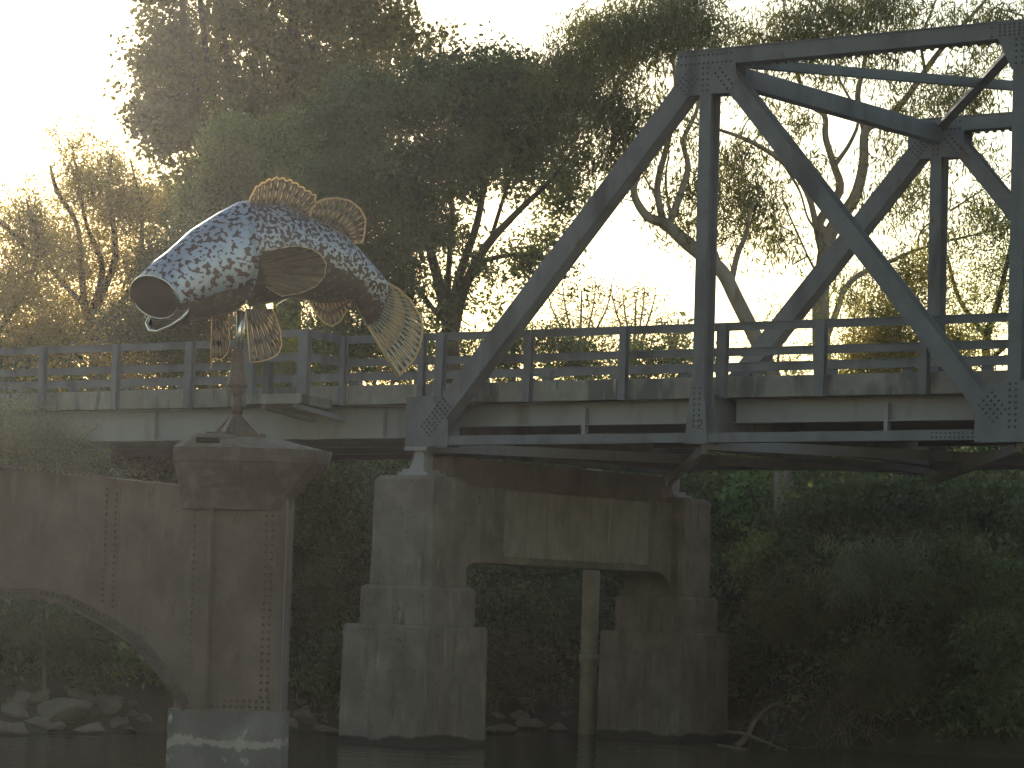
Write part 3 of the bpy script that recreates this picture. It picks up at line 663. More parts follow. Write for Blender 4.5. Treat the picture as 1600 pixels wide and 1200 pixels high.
# head: rim ring first
def rimring(n_=28):
    T_, B_, Nn, Fa = (216, 434), (268, 494), (272, 447), (217, 478); out = []
    C_ = ((T_[0] + B_[0]) / 2, (T_[1] + B_[1]) / 2)
    for k in range(n_):
        ph = 2 * math.pi * k / n_; c, s_ = math.cos(ph), math.sin(ph); q = Nn
        px = C_[0] + c * (T_[0] - C_[0]) + s_ * (Nn[0] - Fa[0]) / 2; py = C_[1] + c * (T_[1] - C_[1]) + s_ * (Nn[1] - Fa[1]) / 2
        out.append(F(px, py, fw_(240) + .30 * s_))
    return out
rim = rimring()
head = [((243, 408), (284, 503), (270, 452), .33), ((263, 393), (303, 500), (284, 450), .36), ((298, 361), (322, 497), (312, 438), .40), ((342, 333), (350, 491), (352, 420), .44), ((372, 317), (370, 485), (384, 415), .46), ((387, 314), (374, 481), (403, 412), .45)]
rings = [rim] + [ringpts(a, b_, c, h, fw_((a[0] + b_[0]) / 2)) for a, b_, c, h in head]
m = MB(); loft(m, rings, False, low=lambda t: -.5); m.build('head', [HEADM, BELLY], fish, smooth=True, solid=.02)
m = MB(); m.tube(rim + [rim[0]], .014, 6, False); m.build('upper_lip', CHROME, fish, smooth=True)
m = MB(); m.tube(rings[-1][1:13], .016, 6); m.build('gill_edge', HEADM, fish, smooth=True)
# mouth lining
def inset(r_, k, sh):
    c = sum(r_, Vector()) / len(r_); return [c + (p - c) * k + sh for p in r_]
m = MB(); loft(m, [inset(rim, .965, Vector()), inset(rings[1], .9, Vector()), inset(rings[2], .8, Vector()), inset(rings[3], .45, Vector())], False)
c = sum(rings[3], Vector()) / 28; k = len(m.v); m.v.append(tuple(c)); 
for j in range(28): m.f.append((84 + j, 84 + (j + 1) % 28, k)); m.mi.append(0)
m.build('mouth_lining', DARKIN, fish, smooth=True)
# lower jaw
jr = [(296, 478, .36), (291, 489, .40), (283, 498, .42), (266, 509, .40), (246, 517.5, .30), (234, 516, .16), (229, 506, .02), (233, 496, -.1), (237, 489, -.18)]
jr = [F(a, b_, c + fw_(260) * .6) for a, b_, c in jr]
jb = [F(a, b_, c) for a, b_, c in ((304, 494, .3), (300, 499, .32), (292, 504, .32), (276, 512, .30), (254, 518, .22), (243, 517, .12), (238, 510, .0), (243, 503, -.08), (262, 498, -.15))]
m = MB(); k = len(jr); m.add(jr + jb, [(i, i + 1, k + i + 1, k + i) for i in range(k - 1)])
cc = F(285, 495, 0.05); m.add(jb + [cc], [(i, i + 1, k) for i in range(k - 1)])
jaw = m.build('lower_jaw', DARKIN, fish, smooth=True, solid=.012)
m = MB(); m.tube(jr, .019, 6); m.tube([F(221, 479, .05), F(229, 492, .02), F(229, 506, .02)], .010, 5)
m.tube([F(294, 478, .4), F(288, 470, .36), F(281, 476, .3), F(279, 489, .25)], .010, 5); m.build('jaw_rim', CHROME, fish, smooth=True)
m = MB(); m.prism([F(221, 479, .03), F(237, 489, .0), F(230, 505, .02)], fw * .01); m.build('jaw_hinge', CHROME, fish)
m = MB(); c = F(272, 412, .42); nrm = (CAM - c).normalized() + Vector((0, 0, .3)); m.dome(c, nrm, .075); m.build('eye', MASTD, fish, smooth=True)
m = MB(); c = F(240, 411, .1); m.dome(c, up, .035); m.build('eye', MASTD, fish, smooth=True)
# fins
def resample(L_, n_):
    P_ = [np.array(p, float) for p in L_]; d = [0]
    for a, b_ in zip(P_[:-1], P_[1:]): d.append(d[-1] + np.linalg.norm(b_[:2] - a[:2]))
    d = np.array(d) / d[-1]; A = np.array(P_); t = np.linspace(0, 1, n_)
    return np.stack([np.interp(t, d, A[:, k]) for k in range(A.shape[1])], 1)
def fin(name, base, tip, nray, material, rimr=.011, slit=(.35, .62, .93), scallop=0, gap=.32, bow=0.0, raym=None):
    base = [(a[0], a[1], a[2] if len(a) > 2 else fw_(a[0])) for a in base]; tip = [(a[0], a[1], a[2] if len(a) > 2 else fw_(a[0])) for a in tip]
    n_ = nray * 4 + 1; Bp = resample(base, n_); Tp = resample(tip, n_); m = MB()
    S = [0, .08, slit[0], slit[1], slit[2], .965, 1.0]
    def P(i, s_):
        p = Bp[i] * (1 - s_) + Tp[i] * s_; return F(p[0], p[1], p[2] + bow * math.sin(math.pi * s_) + .012 * (1 if i % 4 < 2 else -1))
    for r_ in range(nray):
        i0 = r_ * 4; j1, j2 = sorted(random.uniform(slit[0] - .2, slit[2]) for _ in range(2))
        for q in range(4):
            m.m = 1 if q == 0 else 0
            lo = i0 + q; hi = lo + 1
            if q == 3:   # slit column: broken by bridges
                segs = [(0, max(.05, slit[0] * random.uniform(.5, 1))), (slit[1] - .04, slit[1] + random.uniform(0, .12)), (slit[2], 1)]
                if gap <= 0: segs = [(0, 1)]
            else: segs = [(0, 1)]
            for s0, s1 in segs:
                K = max(1, int((s1 - s0) * 6))
                for k in range(K):
                    a = s0 + (s1 - s0) * k / K; b_ = s0 + (s1 - s0) * (k + 1) / K
                    m.add([P(lo, a), P(hi, a), P(hi, b_), P(lo, b_)], [(0, 1, 2, 3)])
    o_ = m.build(name, [material, BELLY], fish, smooth=False, solid=.006)
    m = MB()
    rp = [P(i, 1) for i in range(n_)]
    if scallop:
        rp = []
        for i in range(n_):
            s_ = 1 + scallop * abs(math.sin(math.pi * i / 4)); rp.append(P(i, s_))
    for r_ in range(nray if gap > 0 else 0):
        i_ = r_ * 4 + 4
        for a, b_ in ((slit[0] * random.uniform(.6, 1), slit[1] - .05), (slit[1] + .06, slit[2])):
            m.tube([P(i_, a + (b_ - a) * t) + _up * .0 for t in (0, .5, 1)], [rimr * .45, rimr * .85, rimr * .45], 5)  # thin tubes added to imitate sun glints along the slits
    e0 = [P(0, s_) for s_ in (0, .3, .6)]; e1 = [P(n_ - 1, s_) for s_ in (.6, .3, 0)]
    m.tube(e0 + rp + e1, rimr, 6)
    m.build('fin_rim', RIM, o_, smooth=True)
    return o_
def wv(L_, dw): return [(a[0], a[1], (a[2] if len(a) > 2 else fw_(a[0])) + dw) for a in L_]
fin('first_dorsal_fin', [(389, 317), (400, 321), (430, 322), (457, 328), (485, 340)], [(391, 309), (400, 294), (418, 284), (434, 280), (457, 286), (474, 297), (491, 307), (492, 318), (484, 334)], 13, FINM, .010, scallop=.10)
fin('second_dorsal_fin', [(484, 338), (513, 355), (542, 372), (552, 380)], [(487, 326), (494, 317), (508, 311), (527, 309.5), (547, 314), (563, 327), (571, 343), (569, 365), (566, 379), (557, 379)], 14, FINM, .013)
fin('tail_fin', [(575, 509), (584, 503), (594, 492), (601, 476), (603, 458), (605, 442)], [(622, 589), (634, 575), (648, 560), (656, 541), (660, 516), (658, 497), (640, 468), (622, 452)], 17, TAILM, .016, slit=(.3, .6, .9))
fin('anal_fin', [(482, 469), (512, 469), (545, 467)], [(487, 478), (494, 490), (507, 505), (519, 509.5), (531, 502), (543, 483), (549, 470)], 11, BRONZE, .012, slit=(.15, .5, .95))
m = MB(); m.add([F(544, 467, fw_(544)), F(541, 485, fw_(541)), F(549, 478, fw_(549)), F(558, 478, fw_(558)), F(560, 481, fw_(560))], [(0, 1, 2), (0, 2, 3), (0, 3, 4)]); m.tube([F(*p, fw_(p[0])) for p in ((541, 486), (549, 477), (557, 478), (566, 494), (575, 512))], .012, 5)
m.build('belly_web', FINM, fish, solid=.006)
m = MB(); m.tube([F(*p, fw_(p[0])) for p in ((431, 477), (440, 471), (450, 466), (462, 464), (473, 467), (484, 471))], .009, 5); m.build('belly_edge', CHROME, fish)
fin('pelvic_fin', wv([(384, 482), (400, 484), (425, 482)], .2), wv([(391, 566), (405, 565), (421, 561), (434, 554), (440, 540), (438, 518), (430, 492)], .3), 9, FINM, .008)
fin('pelvic_fin', wv([(331, 493), (345, 493), (357, 490)], -.25), wv([(329, 576), (333, 559), (345, 562), (355, 552), (359, 535), (357, 505)], -.3), 6, FINM, .008)
pf = fin('pectoral_fin', [(409, 392, .38), (411, 420, .42), (416, 448, .36)], [(424, 391, .50), (442, 387, .56), (465, 384.5, .60), (487, 389, .60), (500, 397, .57), (510, 412, .52), (507, 432, .50), (494, 447, .50), (470, 458, .50), (440, 463, .44)], 12, BRONZE, .005, gap=0)
# mast
m = MB(); a, b_ = F(377, 486), F(373, 552); m.tube([a, b_], .052, 16); m.build('mast_tube', CHROME, fish, smooth=True)
def turned(name, prof, material, seg=20, off=0.0):
    m = MB(); rs = []
    for px, py, r_ in prof:
        c = F(px, py); rs.append([c + Vector((math.cos(t), math.sin(t), 0)) * r_ for t in np.linspace(0, 2 * math.pi, seg, endpoint=False)])
    loft(m, rs); return m.build(name, material, fish, smooth=True)
turned('mast_cone', [(372, 546, .062), (372, 556, .075), (371, 575, .085), (371, 590, .105), (371, 600, .125), (371, 604, .13), (371, 609, .06), (371, 612, .10), (371, 616, .06), (371, 622, .055), (371, 634, .06), (370, 648, .065)], MASTD)
m = MB()
for k in range(4):
    th = k * math.pi / 2 + .35; d = Vector((math.cos(th), math.sin(th), 0)); s_ = Z1.cross(d)
    c0, c1 = F(370, 646), F(369, 680)
    m.prism([c0 + d * .05 - s_ * .02, c0 - Z1 * .02 + d * .06 - s_ * .02, c1 + d * .30 - s_ * .02, c1 + Z1 * .02 + d * .04 - s_ * .02], s_ * .04)
c1 = F(369, 678)
loft(m, [[F(370, 648) + Vector((math.cos(t), math.sin(t), 0)) * .06 for t in np.linspace(0, 6.283, 8, endpoint=False)], [c1 + Vector((math.cos(t), math.sin(t), 0)) * .20 for t in np.linspace(0, 6.283, 8, endpoint=False)]])
m.beam(c1 - Z1 * .05, c1 + Z1 * .012, X1, .5, Y1, .5)
m.build('mast_foot', MASTD, fish)

# ------------------------------------------------------------------ trees
def grow(base_nodes, targets, m, r0=.012, rmax=.05, wig=.12, seg=4, maxlen=None):
    """connect each target to the nearest point of the skeleton so far with a bent tapering twig"""
    nodes = [np.array(p) for p in base_nodes]; NA = np.array(nodes); T_ = [np.array(t) for t in targets]
    d0 = [np.min(np.linalg.norm(NA - t, axis=1)) for t in T_]
    NA = list(NA)
    arr = np.zeros((len(NA) + len(T_) * 3 + 5, 3)); arr[:len(NA)] = NA; cnt = len(NA)
    for k in np.argsort(d0):
        t = T_[k]; dist = np.linalg.norm(arr[:cnt] - t, axis=1)
        low = (t[2] - arr[:cnt, 2]); dist = dist + np.where(low < 0, -low * 1.0, 0)      # prefer growing upwards
        i = int(np.argmin(dist)); p = arr[i]; L_ = float(np.linalg.norm(t - p))
        if L_ < 1e-3: continue
        if maxlen and L_ > maxlen: continue
        w1 = RNG.normal(size=3) * wig * L_; 
        pts = [p, p + (t - p) * .35 + w1 + np.array([0, 0, -.04 * L_]), p + (t - p) * .7 + w1 * .6 + np.array([0, 0, -.03 * L_]), t]
        r1 = min(rmax, r0 + .014 * L_)
        m.tube([Vector(q) for q in pts], [r1, r1 * .8, r1 * .6, r1 * .35], seg, False)
        arr[cnt] = pts[1]; arr[cnt + 1] = pts[2]; arr[cnt + 2] = t; cnt += 3
def smoothline(pts, k=4):
    """Catmull-Rom through (px,py,r,dd) points"""
    P_ = [np.array(p, float) for p in pts]; P_ = [2 * P_[0] - P_[1]] + P_ + [2 * P_[-1] - P_[-2]]; out = []
    for i in range(1, len(P_) - 2):
        for j in range(k):
            t = j / k; a, b_, c, d = P_[i - 1:i + 3]
            out.append(.5 * ((2 * b_) + (-a + c) * t + (2 * a - 5 * b_ + 4 * c - d) * t * t + (-a + 3 * b_ - 3 * c + d) * t ** 3))
    out.append(P_[-2]); return out
def tree(name, label, cat, depth, base_px, limbs, blobs, leaf, bark, twigmat=None, cl=.045, sig=.38, per=60, ln=.12, wd=.05, droop=0, group=None, twigr=.010, maxlen=None, shell=.5, rmax=.045, trunkr=.2, seg=6, flat=1.0, clump=9, cspread=.30):
    """limbs: lists of (px, py, radius m, depth offset); blobs: (px, py, rx, ry, rdepth m, clusters, depth offset)"""
    bx, by = base_px; b0 = at(bx, by, depth); u, d = toUD(b0); gz = ground(u, d); base = Vector((b0.x, b0.y, gz))
    root = empty(name, tuple(base), label, cat, group); m = MB(); nodes = []
    for L_ in limbs:
        sm = smoothline(L_); pts = [at(p[0], p[1], depth + p[3]) for p in sm]; rr = [max(p[2], .01) for p in sm]
        if L_ is limbs[0]:
            pts = [base - Z1 * .3, base + Z1 * .1] + pts; rr = [rr[0] * 1.5, rr[0] * 1.25] + rr
        m.tube(pts, rr, 8 if rr[0] > .08 else 6, True); nodes += [tuple(p) for p in pts[1:]]
    cs = []; sg = []
    for bl in blobs:
        px, py, rx, ry, rd, nc = bl[:6]; dd = bl[6] if len(bl) > 6 else 0
        sig_k = bl[7] if len(bl) > 7 else sig
        rx, ry = max(rx - 13, rx * .6), max(ry - 12, ry * .6)
        ncl = max(1, int(round(nc / clump))); pm = FPX / depth
        for _ in range(ncl):
            v = RNG.normal(size=3); v /= np.linalg.norm(v); rr_ = RNG.uniform(shell ** 3, 1) ** (1 / 3)
            v *= rr_; big = RNG.uniform(.5, 1.5)
            for _k in range(max(1, int(round(clump * big)))):
                o_ = RNG.normal(size=3) * cspread * big ** .5
                cs.append(tuple(at(px + v[0] * rx + o_[0] * pm, py + v[1] * ry + o_[1] * pm * .7, depth + dd + v[2] * rd + o_[2]))); sg.append(sig_k * RNG.uniform(.5, 1.15))
    mt = m; m.m = 0 if twigmat is None else 1
    grow(nodes, cs, mt, twigr, rmax, seg=4, maxlen=maxlen)
    m.build('trunk', bark if twigmat is None else [bark, twigmat], root, smooth=True)
    if per > 0:
        quads_obj('crown', leaves(cs, np.array(sg), per, ln, wd, droop, flat), leaf, root)
    return root

# tall poplar behind the fish
tree('poplar_tree', 'broad dark poplar with upright limbs rising behind the fish out of the frame', 'tree', 86, (450, 640),
     [[(450, 620, .42, 0), (448, 450, .36, 0), (446, 330, .28, 0), (452, 180, .2, 0), (460, 0, .14, 0), (465, -180, .05, 0)]] +
     [[(446, 430 - 20 * abs(k), .16, 0), (446 + k * 22, 330 - 15 * abs(k % 3), .14, k * .25), (446 + k * 38, 180, .10, k * .4), (446 + k * 47, 20, .07, k * .5), (446 + k * 52, -140, .03, k * .5)] for k in (-3.4, -2.8, -2.1, -1.1, 1, 1.9, 2.8, 3.7)],
     [(285, 130, 66, 150, 2.2, 170), (262, 40, 50, 90, 2, 60), (400, 60, 100, 210, 2.6, 300), (520, 60, 90, 190, 2.6, 260), (600, -10, 62, 100, 2.2, 110), (630, -70, 45, 60, 2, 40), (255, 205, 45, 70, 1.6, 60), (300, 290, 60, 60, 2, 80), (440, 230, 120, 120, 2.6, 240), (330, 380, 60, 60, 2, 70), (640, 90, 30, 60, 1.5, 26)],
     LF['poplar'], BARKD, sig=.30, per=48, ln=.15, wd=.11, droop=.3, twigr=.012, clump=9, cspread=.34)
# olive tree in front of it
tree('olive_green_tree', 'fluffy mid-green rounded tree above the fish, in front of the tall poplar', 'tree', 76, (410, 620),
     [[(410, 600, .2, 0), (405, 480, .17, 0), (395, 380, .13, 0), (400, 260, .06, 0)], [(405, 470, .1, 0), (350, 380, .08, .5), (320, 310, .04, .8)], [(405, 450, .1, 0), (450, 350, .08, -.4), (480, 260, .04, -.8)]],
     [(395, 255, 75, 70, 1.8, 150), (340, 330, 62, 70, 1.6, 120), (450, 300, 80, 80, 1.8, 170), (400, 390, 100, 70, 1.8, 140), (480, 210, 46, 46, 1.2, 60), (360, 210, 30, 34, 1, 26)],
     LF['olive'], BARKD, sig=.25, per=80, ln=.11, wd=.065, shell=.35)
# dense multi-stemmed tree
tree('wattle_tree', 'dense dark round-topped tree on several thin stems, between the fish and the truss end post', 'tree', 70, (705, 640),
     [[(707, 610, .2, 0), (704, 530, .17, 0), (690, 460, .13, 0), (672, 390, .10, .3), (650, 300, .07, .5), (620, 200, .03, .6)],
      [(706, 530, .14, 0), (722, 460, .12, 0), (756, 390, .10, -.3), (810, 330, .07, -.6), (862, 280, .05, -.9), (895, 235, .025, -1)],
      [(706, 520, .12, 0), (715, 440, .10, 0), (745, 350, .08, 0), (760, 260, .06, 0), (770, 160, .03, 0)],
      [(702, 520, .08, 0), (700, 440, .07, 0), (706, 330, .05, .5), (700, 210, .03, .5)],
      [(745, 410, .06, 0), (800, 398, .05, 0), (850, 402, .035, 0), (900, 420, .02, 0)],
      [(690, 500, .06, 0), (650, 450, .05, 0), (610, 420, .03, 0)],
      [(765, 380, .05, 0), (790, 300, .04, 0), (820, 220, .02, 0)]],
     [(570, 190, 90, 80, 2, 210), (680, 150, 90, 66, 2.2, 210), (770, 150, 90, 66, 2.2, 200), (850, 180, 60, 70, 2, 120), (620, 270, 110, 80, 2.4, 260), (740, 250, 100, 70, 2.2, 220), (540, 300, 70, 80, 1.8, 130), (850, 265, 60, 50, 1.8, 70), (590, 400, 80, 90, 2, 150), (660, 360, 70, 50, 2, 90), (740, 105, 70, 26, 1.4, 40), (820, 400, 80, 50, 1.6, 40), (760, 450, 100, 60, 1.6, 46), (560, 480, 90, 60, 1.8, 90), (870, 340, 50, 40, 1.2, 26), (640, 480, 50, 60, 1.4, 40)],
     LF['dark'], BARKD, sig=.24, per=44, ln=.135, wd=.06, shell=.3, twigr=.008, rmax=.03)
# big pale gum
gum = [[(1288, 620, 0.216, 0), (1283, 520, 0.200, 0), (1284, 440, 0.176, 0), (1297, 365, 0.160, 0), (1334, 312, 0.128, 0), (1349, 258, 0.112, 0), (1352, 205, 0.096, 0), (1378, 188, 0.088, .2), (1412, 158, 0.072, .3), (1462, 88, 0.060, .5), (1495, 50, 0.048, .6), (1540, 0, 0.032, .8), (1580, -50, 0.016, 1)],
       [(1296, 368, 0.120, 0), (1280, 348, 0.104, 0), (1312, 298, 0.096, .2), (1303, 258, 0.080, .3), (1290, 215, 0.072, .3), (1288, 180, 0.064, .3), (1262, 160, 0.056, .3), (1243, 104, 0.040, .3), (1228, 40, 0.028, .3), (1222, -40, 0.016, .3)],
       [(1286, 400, 0.096, 0), (1279, 372, 0.080, -.2), (1262, 303, 0.064, -.4), (1225, 255, 0.056, -.6), (1178, 224, 0.048, -.8), (1134, 206, 0.036, -1), (1080, 190, 0.024, -1.2), (1010, 160, 0.016, -1.4)],
       [(1352, 208, 0.080, 0), (1340, 150, 0.064, .4), (1352, 90, 0.048, .6), (1345, 30, 0.032, .8), (1350, -40, 0.016, 1)],
       [(1303, 260, 0.056, .3), (1330, 220, 0.040, 0), (1340, 180, 0.032, -.3), (1310, 120, 0.024, -.5), (1300, 60, 0.016, -.5)],
       [(1290, 530, 0.080, 0), (1306, 490, 0.072, 0), (1320, 452, 0.064, 0), (1345, 428, 0.060, 0), (1385, 411, 0.048, 0), (1434, 390, 0.036, 0), (1500, 372, 0.024, 0), (1585, 354, 0.012, 0)],
       [(1445, 110, 0.040, .5), (1440, 60, 0.032, .3), (1462, 0, 0.024, .2), (1470, -50, 0.016, 0)],
       [(1484, 330, 0.024, 0), (1530, 300, 0.016, 0), (1590, 262, 0.010, 0)],
       [(1434, 390, 0.028, 0), (1440, 360, 0.020, 0), (1484, 325, 0.016, 0)],
       [(1290, 395, 0.040, 0), (1262, 440, 0.001, 0)],
       [(1225, 256, 0.040, -.6), (1250, 300, 0.024, -.5), (1262, 340, 0.024, -.5), (1280, 365, 0.032, -.3)],
       [(1283, 440, 0.032, 0), (1262, 400, 0.024, -.2), (1235, 340, 0.020, -.3), (1222, 310, 0.012, -.3)]]
tree('gum_tree', 'tall pale-trunked gum tree with forking limbs and hanging leaves behind the truss', 'tree', 69, (1288, 640), gum,
     [(1150, 60, 60, 50, 2, 46), (1240, 30, 70, 46, 2, 60), (1330, 30, 70, 44, 2, 60), (1420, 20, 70, 34, 1.6, 46), (1520, 20, 60, 34, 1.6, 36), (1575, 30, 30, 30, 1.6, 12), (1180, 130, 40, 36, 1.4, 16), (1290, 90, 50, 36, 1.6, 26), (1400, 90, 40, 30, 1.4, 16), (1165, 255, 50, 70, 1.8, 32), (1195, 335, 42, 60, 1.6, 20), (1200, 360, 34, 34, 1.2, 14), (1230, 190, 36, 40, 1.2, 16), (1400, 215, 40, 40, 1.4, 22), (1440, 140, 60, 46, 1.6, 34), (1500, 170, 56, 52, 1.6, 36), (1530, 240, 40, 46, 1.4, 16), (1420, 310, 50, 50, 1.4, 30), (1450, 370, 46, 40, 1.2, 14), (1360, 330, 40, 34, 1.2, 10), (1560, 100, 40, 40, 1.4, 12), (1340, 410, 40, 36, 1.2, 8), (1540, 330, 50, 60, 1.4, 14), (1270, 250, 50, 40, 1.2, 12)],
     LF['euc'], BARKP, TWIG, sig=.30, per=44, ln=.17, wd=.032, droop=1.0, twigr=.008, rmax=.03, shell=.2)
tree('leaning_gum_tree', 'gum tree with bare pale trunk leaning left behind the near truss post', 'tree', 66, (1230, 640),
     [[(1222, 620, .17, 0), (1184, 535, .16, 0), (1150, 466, .155, 0), (1128, 424, .15, 0), (1096, 398, .15, 0), (1068, 375, .145, 0), (1038, 349, .12, 0), (1014, 340, .10, 0), (997, 319, .085, 0), (990, 295, .075, 0), (996, 262, .06, .2), (975, 200, .05, .3), (960, 130, .035, .5), (930, 70, .02, .6)],
      [(1036, 346, .08, 0), (1027, 292, .07, 0), (1042, 228, .06, 0), (1056, 160, .045, 0), (1050, 80, .03, 0), (1040, 10, .02, 0)],
      [(1046, 350, .08, 0), (1066, 295, .07, 0), (1075, 258, .06, 0), (1068, 218, .05, 0), (1092, 160, .04, 0), (1090, 60, .03, 0), (1110, -20, .02, 0)],
      [(1128, 424, .09, 0), (1141, 442, .07, .2), (1152, 398, .06, .2), (1166, 366, .05, .2), (1172, 330, .035, .2), (1190, 292, .02, .2)],
      [(1126, 420, .05, 0), (1120, 396, .035, 0), (1112, 382, .02, 0)],
      [(1040, 310, .03, 0), (1022, 300, .025, 0), (1006, 275, .015, 0)], [(1046, 330, .03, 0), (1040, 280, .025, 0), (1046, 236, .015, 0)],
      [(975, 200, .04, .3), (920, 170, .03, .4), (880, 120, .02, .6)], [(960, 140, .03, .4), (1000, 90, .02, 0), (1010, 30, .015, 0)]],
     [(885, 110, 50, 36, 1.8, 60), (950, 60, 56, 56, 2, 90), (1010, 60, 66, 56, 1.8, 90), (1080, 50, 50, 46, 1.6, 50), (930, 150, 60, 50, 1.8, 80), (990, 180, 50, 50, 1.6, 50), (960, 240, 40, 36, 1.4, 26), (1070, 180, 30, 40, 1.2, 14), (1090, 290, 22, 60, 1, 26), (1085, 350, 20, 30, .8, 10), (1060, 0, 60, 30, 1.6, 50), (1050, 372, 16, 24, .6, 6), (1135, 330, 26, 50, .8, 16), (900, 230, 40, 40, 1.3, 26)],
     LF['euc'], BARKP, TWIG, sig=.28, per=50, ln=.15, wd=.034, droop=.9, twigr=.008, rmax=.03, shell=.2)
# yellow-green shrubby trees on the right
tree('wattle_shrub', 'bright yellow-green sunlit shrub behind the railing, left of the far truss post', 'shrub', 64, (1400, 620),
     [[(1400, 600, .08, 0), (1402, 540, .07, 0), (1410, 480, .05, 0), (1420, 420, .03, 0)], [(1400, 570, .05, 0), (1370, 520, .04, 0), (1360, 470, .02, 0)], [(1402, 560, .05, 0), (1450, 510, .04, 0), (1480, 450, .02, 0)]],
     [(1400, 500, 60, 60, 1.4, 170), (1440, 440, 60, 50, 1.4, 100), (1370, 560, 60, 36, 1.2, 160), (1470, 550, 50, 36, 1.2, 80), (1420, 590, 70, 22, 1.2, 100)],
     LF['yellow'], TWIG, sig=.20, per=56, ln=.07, wd=.03, shell=.1, twigr=.005, rmax=.015)
tree('fine_branched_tree', 'sparse fine-branched tree at the right edge behind the railing', 'tree', 67, (1555, 640),
     [[(1556, 620, .1, 0), (1540, 540, .09, 0), (1560, 470, .07, 0), (1580, 380, .04, 0)], [(1545, 530, .06, 0), (1500, 470, .05, 0), (1480, 400, .03, 0)], [(1550, 560, .05, 0), (1610, 500, .04, 0), (1640, 420, .03, 0)]],
     [(1530, 440, 60, 90, 1.6, 110), (1500, 530, 50, 50, 1.2, 60), (1590, 420, 40, 80, 1.4, 50), (1560, 350, 40, 40, 1.2, 26), (1630, 480, 50, 90, 1.4, 50), (1310, 460, 34, 50, 1.2, 0)],
     LF['olive'], BARKD, sig=.24, per=26, ln=.08, wd=.03, shell=.1, twigr=.007, rmax=.02)
tree('grey_shrub', 'thin grey-green shrub left of the gum trunk, low behind the railing', 'shrub', 66, (1215, 640),
     [[(1215, 620, .04, 0), (1216, 560, .03, 0), (1225, 500, .02, 0)], [(1330, 600, .03, 0), (1335, 500, .02, 0), (1340, 450, .01, 0)]],
     [(1230, 520, 26, 40, .8, 16), (1190, 570, 40, 24, .8, 26), (1250, 575, 40, 24, .8, 26), (1330, 500, 34, 60, 1, 40), (1300, 560, 40, 30, 1, 26)],
     LF['bank'], TWIG, sig=.18, per=34, ln=.07, wd=.025, shell=.1, twigr=.004, rmax=.012)
# bare bushes
for nm, lb, px, pw, top, dd in (('bare_bush', 'leafless twiggy bush against the pale sky behind the end post, left of the smaller one', 905, 62, 425, 0), ('bare_bush', 'leafless twiggy bush against the pale sky, nearest the truss post', 990, 42, 432, 1), ('bare_bush', 'small leafless bush low beside the truss post on its left', 1052, 22, 486, 2)):
    L_ = [[(px, 640, .06, dd), (px, 560, .05, dd), (px + 2, 520, .035, dd), (px + 4, top + 30, .02, dd)]]
    for k in (-1, -.5, .5, 1): L_.append([(px, 575, .035, dd), (px + k * pw * .35, 525, .03, dd), (px + k * pw * .7, 480 if top < 470 else 510, .02, dd), (px + k * pw * .85, top + 12, .008, dd)])
    tree(nm, lb, 'bush', 84, (px, 640), L_, [(px, (top + 560) / 2, pw, (560 - top) / 2, 1.2, int(pw * 3)), (px, 560, pw * 1.2, 36, 1.2, int(pw * .8))], LF['brush'], TWIG, sig=.22, per=7, ln=.09, wd=.035, shell=.2, twigr=.011, rmax=.02, group='bare bushes', clump=2)
# low hedge of shrubs behind the railing
for i, (px, py, rx, ry, dd, nc, lf) in enumerate(((800, 545, 90, 40, 0, 90, 'dark'), (905, 560, 80, 34, 1, 80, 'dark'), (1010, 562, 60, 28, 0, 60, 'dark'), (1080, 570, 50, 22, 1, 40, 'bank'), (700, 560, 70, 50, 2, 80, 'bank'), (610, 550, 70, 60, 0, 110, 'dark'), (520, 545, 70, 60, 1, 110, 'bank'), (430, 540, 70, 70, 0, 120, 'olive'))):
    tree('hedge_shrub', ('dark leafy shrub behind the bridge railing, just left of the end post', 'dark shrub seen between the railing bars right of the end post', 'dark shrub behind the railing, midway from end post to truss post', 'low shrub behind the railing at the left of the truss post', 'shrub behind the railing under the many-stemmed tree', 'dark shrub behind the tail of the fish', 'shrub behind the railing under the belly of the fish', 'olive shrub behind the fish mast')[i], 'shrub', 72 + dd, (px, 640),
         [[(px, 620, .05, 0), (px + 5, 570, .04, 0), (px, py - ry * .5, .02, 0)]], [(px, py, rx, ry, 1.4, nc), (px, py + 40, rx, 30, 1.4, nc // 3)], LF[lf], TWIG, sig=.22, per=50, ln=.09, wd=.045, shell=.2, twigr=.005, rmax=.012, group='shrubs behind the railing')
# left: sunlit willows
tree('willow_tree', 'sunlit golden tree with bare upright twigs at its top, left of the fish head', 'tree', 80, (150, 640),
     [[(150, 610, .14, 0), (145, 540, .12, 0), (130, 460, .09, 0), (122, 357, .06, 0), (90, 300, .06, 0), (78, 258, .03, 0)], [(140, 500, .1, 0), (160, 420, .08, 0), (135, 350, .05, .3), (118, 260, .03, .3), (112, 222, .015, .3)],
      [(150, 480, .1, 0), (180, 400, .08, 0), (170, 300, .05, 0), (175, 240, .02, 0)], [(150, 520, .08, 0), (210, 440, .07, 0), (222, 340, .05, 0), (205, 255, .02, 0)], [(135, 480, .07, 0), (80, 420, .06, 0), (50, 350, .04, 0), (20, 320, .02, 0)]],
     [(150, 300, 74, 62, 1.8, 260), (215, 320, 46, 60, 1.6, 160), (130, 400, 100, 70, 2, 300), (230, 420, 60, 80, 1.6, 210), (140, 500, 130, 60, 2, 380), (250, 500, 60, 60, 1.6, 240), (200, 560, 120, 40, 1.6, 240), (110, 235, 30, 26, 1, 22), (180, 250, 24, 24, 1, 14)],
     LF['gold'], BARKD, TWIG, sig=.24, per=36, ln=.09, wd=.04, shell=.2, twigr=.008, rmax=.025)
